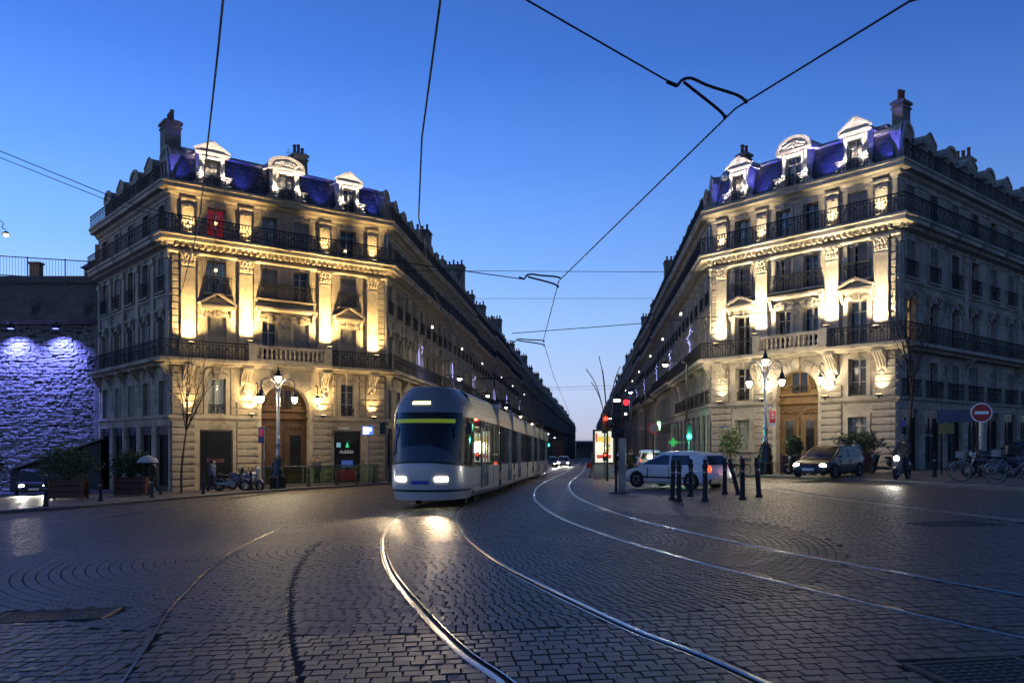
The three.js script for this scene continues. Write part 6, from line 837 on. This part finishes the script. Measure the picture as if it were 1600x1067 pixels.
// ---------------------------------------------------------------- motorcycles and scooters
function motorbike(label, x, d, turn, o) {
  const t = thing(o.scooter ? 'scooter' : 'motorcycle', label, o.scooter ? 'scooter' : 'motorcycle', base(x, d), turn, undefined), r = o.scooter ? .24 : .31, wb = o.scooter ? .64 : .72, hi = o.scooter ? .9 : .95;
  for (const k of [-1, 1]) { const w = mesh('wheel', new THREE.TorusGeometry(r - .06, .065, 10, 22), M.rubber, t, T(k * wb, r, 0)); const rm = new G().add(new THREE.CylinderGeometry(.06, .06, .09, 10).rotateX(Math.PI / 2)); for (let a = 0; a < 5; a++) rm.add(new THREE.BoxGeometry(.03, r - .08, .03), new THREE.Matrix4().makeRotationZ(a * 1.2566).multiply(T(0, (r - .08) / 2, 0))); mesh('rim', rm, M.rim, w); mesh('mudguard', new G().add(new THREE.TorusGeometry(r + .02, .05, 5, 12, 1.9), T(k * wb, r, 0).multiply(new THREE.Matrix4().makeRotationZ(.7))), o.paint, t); }
  mesh('fork', new G().rod([wb, r, .09], [wb - .2, hi, .07], .025).rod([wb, r, -.09], [wb - .2, hi, -.07], .025), M.galv, t); mesh('handlebar', new G().tube([[wb - .34, hi + .14, .36], [wb - .24, hi + .12, .16], [wb - .22, hi + .06, 0], [wb - .24, hi + .12, -.16], [wb - .34, hi + .14, -.36]], .018, 6).rod([wb - .2, hi + .12, .25], [wb - .16, hi + .32, .34], .01).rod([wb - .2, hi + .12, -.25], [wb - .16, hi + .32, -.34], .01).ball(wb - .16, hi + .34, .36, .06, .4, .7, 1).ball(wb - .16, hi + .34, -.36, .06, .4, .7, 1), M.black, t);
  if (o.scooter) { mesh('leg_shield', new G().tube([[wb - .12, .35, 0], [wb - .18, .65, 0], [wb - .24, hi, 0]], .15, 8), o.paint, t).scale.z = 1.4; mesh('footboard', new G().cham(-.2, .5, .26, .34, -.17, .17, .02), M.black, t); mesh('rear_fairing', new G().ball(-.42, .55, 0, .3, 1.35, .72, .62, 12), o.paint, t); mesh('seat', new G().ball(-.3, .78, 0, .22, 1.7, .4, .75, 10), M.black, t); mesh('exhaust', new G().rod([-.2, .26, .16], [-.8, .34, .18], .05), M.galv, t); }
  else { mesh('fuel_tank', new G().ball(.16, .86, 0, .24, 1.25, .72, .75, 12), o.paint, t); mesh('seat', new G().ball(-.38, .82, 0, .2, 1.9, .38, .72, 10).ball(-.72, .88, 0, .12, 1.4, .5, .8), M.black, t); mesh('engine', new G().cham(-.26, .3, .3, .66, -.17, .17, .04).rod([.1, .5, .14], [-.75, .42, .2], .05).rod([-.1, .35, -.2], [.4, .4, -.14], .035), M.galv, t); mesh('bike_frame', new G().rod([-wb, r, .1], [-.1, .5, .1], .028).rod([-wb, r, -.1], [-.1, .5, -.1], .028).rod([.4, .9, 0], [-.2, .55, 0], .035).rod([.35, .85, 0], [.2, .32, 0], .03).rod([-.6, .8, 0], [-.2, .5, 0], .03), M.black, t); mesh('side_fairing', new G().ball(.3, .66, .15, .2, 1.2, .9, .35).ball(.3, .66, -.15, .2, 1.2, .9, .35), o.paint, t); mesh('exhaust', new G().rod([.25, .32, .17], [-.85, .45, .2], .055), M.galv, t); mesh('kick_stand', new G().rod([-.05, .32, .15], [.02, .0, .34], .014), M.black, t); }
  if (o.screen) mesh('screen', new G().ball(wb - .12, hi + .16, 0, .17, .5, 1.15, 1, 10), o.screen, t); mesh('headlight', new G().ball(wb - .06, hi - .06, 0, .1, .8, 1, 1.1, 10), o.head ? M.headOn : M.headOff, t); mesh('tail_light', new G().ball(-wb - .18, hi - .2, 0, .06, .5, .7, 1.2), M.tailDim, t); if (o.box) mesh('top_box', new G().cham(-1.0, -.55, .92, 1.25, -.2, .2, .04), M.black, t);
  t.updateMatrixWorld(true); if (o.head) spot(V(wb + .1, hi - .06, 0).applyMatrix4(t.matrixWorld), V(wb + 7, -.3, 0).applyMatrix4(t.matrixWorld), new THREE.Color(1, .95, .85), o.head, .42, .9, 3);
  if (o.lean) t.rotation.x = o.lean; return t;
}
motorbike('black motorcycle parked left of the pale one by the left kerb', -14.85, 44.9, -.12, { paint: std({ color: lin(.12, .12, .13), roughness: .25, metalness: .4 }), screen: M.black, lean: .09 });
motorbike('pale yellow-white motorcycle parked before the left triple lamp', -14.1, 45.6, -.55, { paint: paint(.6, .58, .45), screen: paint(.62, .6, .48), lean: .09 });
motorbike('dark motorcycle parked between the two other motorcycles', -14.55, 45.9, -.3, { paint: paint(.03, .03, .09), lean: .08 });
motorbike('black scooter parked before the planter at the golden door', 14.75, 43.2, 2.5, { scooter: true, paint: paint(.02, .02, .02), box: true, lean: .06 });
motorbike('black scooter parked right of the spreading planter', 18.1, 41.0, 2.5, { scooter: true, paint: paint(.02, .02, .022), lean: .06 });
const ride = motorbike('dark scooter with lit headlight ridden past the right building', 15.35, 33.3, 3.95, { scooter: true, paint: paint(.03, .03, .03), head: 40 });
motorbike('dark motorcycle parked beside the no entry pole', 18.4, 32.6, 2.9, { paint: paint(.02, .02, .03), lean: .08, box: true }); motorbike('dark scooter behind the right-hand bicycle', 20.3, 32.2, 2.7, { scooter: true, paint: paint(.03, .04, .1), lean: .08 });
// ---------------------------------------------------------------- bicycles
function bicycle(label, x, d, turn, m, lean = .06) {
  const t = thing('bicycle', label, 'bicycle', base(x, d), turn); for (const k of [-.52, .52]) { const w = mesh('wheel', new THREE.TorusGeometry(.325, .02, 6, 30), M.rubber, t, T(k, .345, 0)); mesh('rim', new THREE.TorusGeometry(.3, .012, 5, 30), M.steel, w); const sp = new G(); for (let a = 0; a < 14; a++) sp.rod([0, 0, a % 2 ? .02 : -.02], [.3 * Math.cos(a * .4488), .3 * Math.sin(a * .4488), 0], .0025, .0025, 3); mesh('spokes', sp, M.steel, w); mesh('mudguard', new G().add(new THREE.TorusGeometry(.365, .02, 4, 16, 2.4), T(k, .345, 0).multiply(new THREE.Matrix4().makeRotationZ(.4))), M.galv, t); }
  mesh('bike_frame', new G().rod([-.52, .345, 0], [-.08, .3, 0], .014).rod([-.08, .3, 0], [-.2, .82, 0], .017).rod([-.08, .3, 0], [.36, .72, 0], .02).rod([-.17, .72, 0], [.34, .84, 0], .017).rod([-.52, .345, 0], [-.18, .74, 0], .012).rod([.36, .68, 0], [.32, .98, 0], .018), m, t); mesh('fork', new G().rod([.52, .345, 0], [.36, .7, 0], .015), m, t); mesh('handlebar', new G().tube([[.2, 1.06, .28], [.3, 1.05, .22], [.36, 1.02, 0], [.3, 1.05, -.22], [.2, 1.06, -.28]], .012, 5), M.galv, t); mesh('saddle', new G().ball(-.22, .9, 0, .12, 1.2, .35, .8), M.black, t); mesh('pedals', new G().rod([-.08, .3, .1], [.04, .18, .1], .012).rod([-.08, .3, -.1], [-.2, .42, -.1], .012).box(0, .1, .16, .19, .1, .2).box(-.25, -.15, .41, .44, -.2, -.1), M.black, t); mesh('rear_rack', new G().box(-.75, -.3, .74, .76, -.07, .07).rod([-.7, .74, .06], [-.52, .345, .04], .008), M.black, t); if (m.userData?.basket !== false) mesh('basket', new G().box(.4, .68, .82, .84, -.16, .16).box(.4, .41, .84, 1.04, -.16, .16).box(.67, .68, .84, 1.04, -.16, .16).box(.41, .67, .84, 1.04, .15, .16).box(.41, .67, .84, 1.04, -.16, -.15), M.galv, t); t.rotation.x = lean; return t;
}
bicycle('bicycle with a bright front rim beside the no entry pole', 15.75, 28.6, 2.55, M.iron); bicycle('bicycle with shiny rim at the right edge of the view', 17.2, 29.0, 2.5, std({ color: lin(.05, .08, .16), roughness: .4 }));
bicycle('bicycle leaning by the small potted tree', 12.2, 48.3, .5, M.iron); bicycle('reddish bicycle left of the right triple lamp plinth', 12.85, 47.3, .7, std({ color: lin(.25, .05, .03), roughness: .4 }));
// ---------------------------------------------------------------- people
function person(label, x, d, turn, o = {}) {
  const t = thing('person', label, 'person', base(x, d), turn), h = o.h || 1.7, k = h / 1.75, J = (a, b, c) => V(a * k, b * k, c * k);
  const st = o.stride ?? .28, sw = o.swing ?? .2, hipL = J(.09, .92, 0), hipR = J(-.09, .92, 0), knL = J(.1, .5, st * .55), ftL = J(.1, .08, st * .75), knR = J(-.1, .52, st * .15), ftR = J(-.1, .1, -st * 1.1), ch = J(0, 1.3, .02), nk = J(0, 1.5, .02), hd = J(0, 1.63, .045), shL = J(.19, 1.42, 0), shR = J(-.19, 1.42, 0);
  let elL = J(.25, 1.14, -sw * .5), haL = J(.23, .9, -sw * .2), elR = J(-.25, 1.14, sw * .3), haR = J(-.23, .92, sw * 1.0); if (o.hold) { elR = J(-.25, 1.12, .12); haR = J(-.12, 1.3, .26); } if (o.ride) { const up = .12; elL = J(.28, 1.15, .25); haL = J(.3, 1.0, .5); elR = J(-.28, 1.15, .25); haR = J(-.3, 1.0, .5); hipL.set(.1 * k, .86 * k, -.1); hipR.set(-.1 * k, .86 * k, -.1); knL.set(.18 * k, .72 * k, .33); knR.set(-.18 * k, .72 * k, .33); ftL.set(.16 * k, .36 * k, .3); ftR.set(-.16 * k, .36 * k, .3); }
  const field = (caps, N, lo, size) => { const mc = new MarchingCubes(N, new THREE.MeshBasicMaterial(), false, false, 60000); mc.isolation = 0; const cell = 2 / N; let p = V(), q = V(); for (let z = 0; z < N; z++) for (let y = 0; y < N; y++) for (let xx = 0; xx < N; xx++) { p.set(lo.x + (xx / N) * size, lo.y + (y / N) * size, lo.z + (z / N) * size); let s = 0; for (const [a, b, ra, rb, kk] of caps) { const ab = b.clone().sub(a), tt = Math.max(0, Math.min(1, q.copy(p).sub(a).dot(ab) / Math.max(1e-9, ab.lengthSq()))); const dd = q.copy(a).addScaledVector(ab, tt).distanceTo(p) - (ra + (rb - ra) * tt); s += Math.exp(-dd * 42); } mc.field[xx + y * N + z * N * N] = Math.log(s + 1e-30) / 42; } mc.update(); const g = new THREE.BufferGeometry(), n = mc.count, pos = new Float32Array(n * 3), nor = new Float32Array(n * 3); for (let i = 0; i < n; i++) { for (let c = 0; c < 3; c++) { pos[i * 3 + c] = [lo.x, lo.y, lo.z][c] + (mc.positionArray[i * 3 + c] + 1) / 2 * size; nor[i * 3 + c] = mc.normalArray[i * 3 + c]; } } g.setAttribute('position', new THREE.BufferAttribute(pos, 3)); g.computeVertexNormals(); g.setAttribute('uv', new THREE.BufferAttribute(new Float32Array(n * 2), 2)); return g; };
  const r = (v) => v * k, lo = V(-r(1), -.06, -r(1)), size = r(1.95), N = 56;
  const limbs = [[hipL, knL, r(.085), r(.06)], [knL, ftL, r(.058), r(.042)], [hipR, knR, r(.085), r(.06)], [knR, ftR, r(.058), r(.042)]], torso = [[hipL, hipR, r(.1), r(.1)], [J(0, .95, 0), ch, r(.13), r(.155)], [shL, shR, r(.075), r(.075)]], arms = [[shL, elL, r(.055), r(.045)], [elL, haL, r(.043), r(.03)], [shR, elR, r(.055), r(.045)], [elR, haR, r(.043), r(.03)]];
  const head = [[nk, hd, r(.055), r(.06)], [hd, J(0, 1.68, .02), r(.082), r(.092)], [J(0, 1.6, .09), J(0, 1.58, .08), r(.045), r(.04)]];
  const skin = std({ color: lin(.42, .25, .17), roughness: .6 }); const G2 = new G(); G2.add(field([...limbs, ...torso, ...arms, ...head], N, lo, size));
  G2.ball(0, r(1.635), r(.132), r(.016), .8, 1.3, 1, 6); for (const s of [-1, 1]) { G2.ball(s * r(.033), r(1.665), r(.108), r(.013), 1, .8, .6, 6); G2.ball(s * r(.09), r(1.64), r(.02), r(.028), .4, 1.1, .8, 6); } G2.box(-r(.022), r(.022), r(1.595), r(1.602), r(.118), r(.126));
  for (const [el, ha] of [[elL, haL], [elR, haR]]) { const dir = ha.clone().sub(el).normalize(), side = V(1, 0, 0).cross(dir).normalize(), pe = ha.clone().addScaledVector(dir, r(.055)); G2.add(new THREE.SphereGeometry(r(.036), 8, 6), new THREE.Matrix4().compose(pe, new THREE.Quaternion().setFromUnitVectors(V(0, 1, 0), dir), V(.6, 1.2, 1.05))); for (let f = 0; f < 4; f++) { const b0 = pe.clone().addScaledVector(dir, r(.035)).addScaledVector(side, r((f - 1.5) * .018)), b1 = b0.clone().addScaledVector(dir, r([.032, .04, .038, .028][f])), b2 = b1.clone().addScaledVector(dir, r(.025)).add(V(-Math.sign(ha.x) * r(.018), 0, 0)); G2.rod(b0.toArray(), b1.toArray(), r(.009), r(.008), 5).rod(b1.toArray(), b2.toArray(), r(.008), r(.006), 5); } const th = pe.clone().addScaledVector(side, r(.034)), te = th.clone().addScaledVector(dir, r(.035)).addScaledVector(side, r(.025)); G2.rod(th.toArray(), te.toArray(), r(.011), r(.008), 5); }
  const bodyM = mesh('body', G2, skin, t); const up = (c, e) => c.map(([a, b, ra, rb]) => [a, b, ra + r(e), rb + r(e)]); const coatA = [[shL, elL, r(.055), r(.048)], [elL, haL.clone().lerp(elL, .12), r(.046), r(.036)], [shR, elR, r(.055), r(.048)], [elR, haR.clone().lerp(elR, .12), r(.046), r(.036)]];
  const tl = [[hipL, knL, r(.085), r(.062)], [knL, ftL.clone().lerp(knL, .08), r(.06), r(.05)], [hipR, knR, r(.085), r(.062)], [knR, ftR.clone().lerp(knR, .08), r(.06), r(.05)], [hipL, hipR, r(.1), r(.1)]];
  mesh('coat', field(up([...torso, ...coatA, [J(0, .88, 0), J(0, 1.1, 0), r(.14), r(.13)]], .018), N, lo, size), o.coat, bodyM); mesh('trousers', field(up(tl, .014), N, lo, size), o.legs, bodyM);
  mesh('shoes', new G().ball(ftL.x, ftL.y - r(.03), ftL.z + r(.06), r(.065), .75, .75, 1.8).ball(ftR.x, ftR.y - r(.03), ftR.z + r(.06), r(.065), .75, .75, 1.8), M.black, bodyM);
  if (o.helmet) mesh('helmet', new G().ball(0, r(1.67), r(.03), r(.14), 1, 1.1, 1.1, 12), o.helmet, bodyM); else mesh('hair', new G().add(new THREE.SphereGeometry(r(.108), 14, 9, 0, 6.283, 0, 1.9), new THREE.Matrix4().compose(V(0, r(1.675), r(.008)), new THREE.Quaternion().setFromEuler(new THREE.Euler(-.55, 0, 0)), V(.95, 1.02, 1.05))), o.hair || std({ color: lin(.03, .02, .015), roughness: .8 }), bodyM);
  return t;
}
const cloth = (r, g, b) => std({ color: lin(r, g, b), roughness: .9, bumpMap: grainTex, bumpScale: .004 });
person('person in dark clothes walking under a pale umbrella beside the left planter', -17.75, 42.0, -1.5, { coat: cloth(.03, .03, .035), legs: cloth(.02, .02, .025), hold: true, stride: .3 });
{ const u = thing('umbrella', 'pale grey open umbrella held by the walker near the left planter', 'umbrella', [-17.75, gy(-17.75, -42) + .115, -42], 0); const c = new G().lathe([[0, 2.0], [.2, 1.97], [.4, 1.88], [.56, 1.74], [.66, 1.56], [.64, 1.56], [.54, 1.72], [.38, 1.86], [.2, 1.95], [0, 1.98]], 8); mesh('canopy', c, new THREE.MeshPhysicalMaterial({ color: lin(.55, .55, .56), roughness: .9, transmission: .35, thickness: 0 }), u, T(-.3, .38, .1).multiply(new THREE.Matrix4().makeScale(.84, .8, .84))); mesh('shaft', new G().rod([-.3, 1.98, .1], [-.24, 1.2, .1], .009).tube([[-.24, 1.2, .1], [-.235, 1.1, .1], [-.2, 1.06, .1], [-.17, 1.1, .1]], .014, 5).rod([-.3, 1.98, .1], [-.302, 2.06, .1], .006), M.black, u); }
person('person in a blue-grey jacket walking before the dark shop window', -16.15, 45.6, 1.5, { coat: cloth(.10, .13, .2), legs: cloth(.02, .02, .02), stride: .24 });
person('person standing behind the glass barrier, right of the left triple lamp', -11.9, 51.6, .6, { coat: cloth(.05, .05, .05), legs: cloth(.03, .03, .03), stride: .04 });
person('person in dark jacket walking on the right pavement, left of the pair', 15.75, 40.3, -1.2, { coat: cloth(.03, .03, .05), legs: cloth(.09, .1, .13), stride: .26 });
person('person in a grey jacket walking on the right pavement, right of the pair', 16.5, 40.6, -1.2, { coat: cloth(.2, .2, .22), legs: cloth(.05, .05, .07), stride: .3 });
person('person with a red bag crossing the tracks by the poster panel', 5.35, 55.5, -1.4, { coat: cloth(.22, .22, .3), legs: cloth(.28, .25, .2), stride: .3 });
{ const b = thing('bag', 'red shoulder bag carried by the person near the poster panel', 'bag', [5.05, gy(5.35, -55.5) + .8, -55.4]); mesh('bag_body', new G().cham(-.16, .16, -.18, .16, -.07, .07, .03), M.red, b); mesh('bag_strap', new G().tube([[-.12, .14, 0], [0, .6, 0], [.12, .14, 0]], .012, 5), M.black, b); }
person('person in black standing right of the poster panel', 7.1, 50.5, 2.6, { coat: cloth(.02, .02, .02), legs: cloth(.02, .02, .02), stride: .05 });
{ const q = person('rider in dark clothes on the scooter with lit headlight', 15.28, 33.34, 0, { coat: cloth(.035, .03, .03), legs: cloth(.03, .03, .04), ride: true, helmet: paint(.05, .05, .05) }); q.rotation.y = 3.95 + Math.PI / 2; const f = V(-.28, 0, 0).applyAxisAngle(V(0, 1, 0), 3.95); q.position.x = ride.position.x + f.x; q.position.z = ride.position.z + f.z; q.position.y = ride.position.y - .02; }
// ---------------------------------------------------------------- picture
camera.updateProjectionMatrix();
renderer.render(scene, camera);
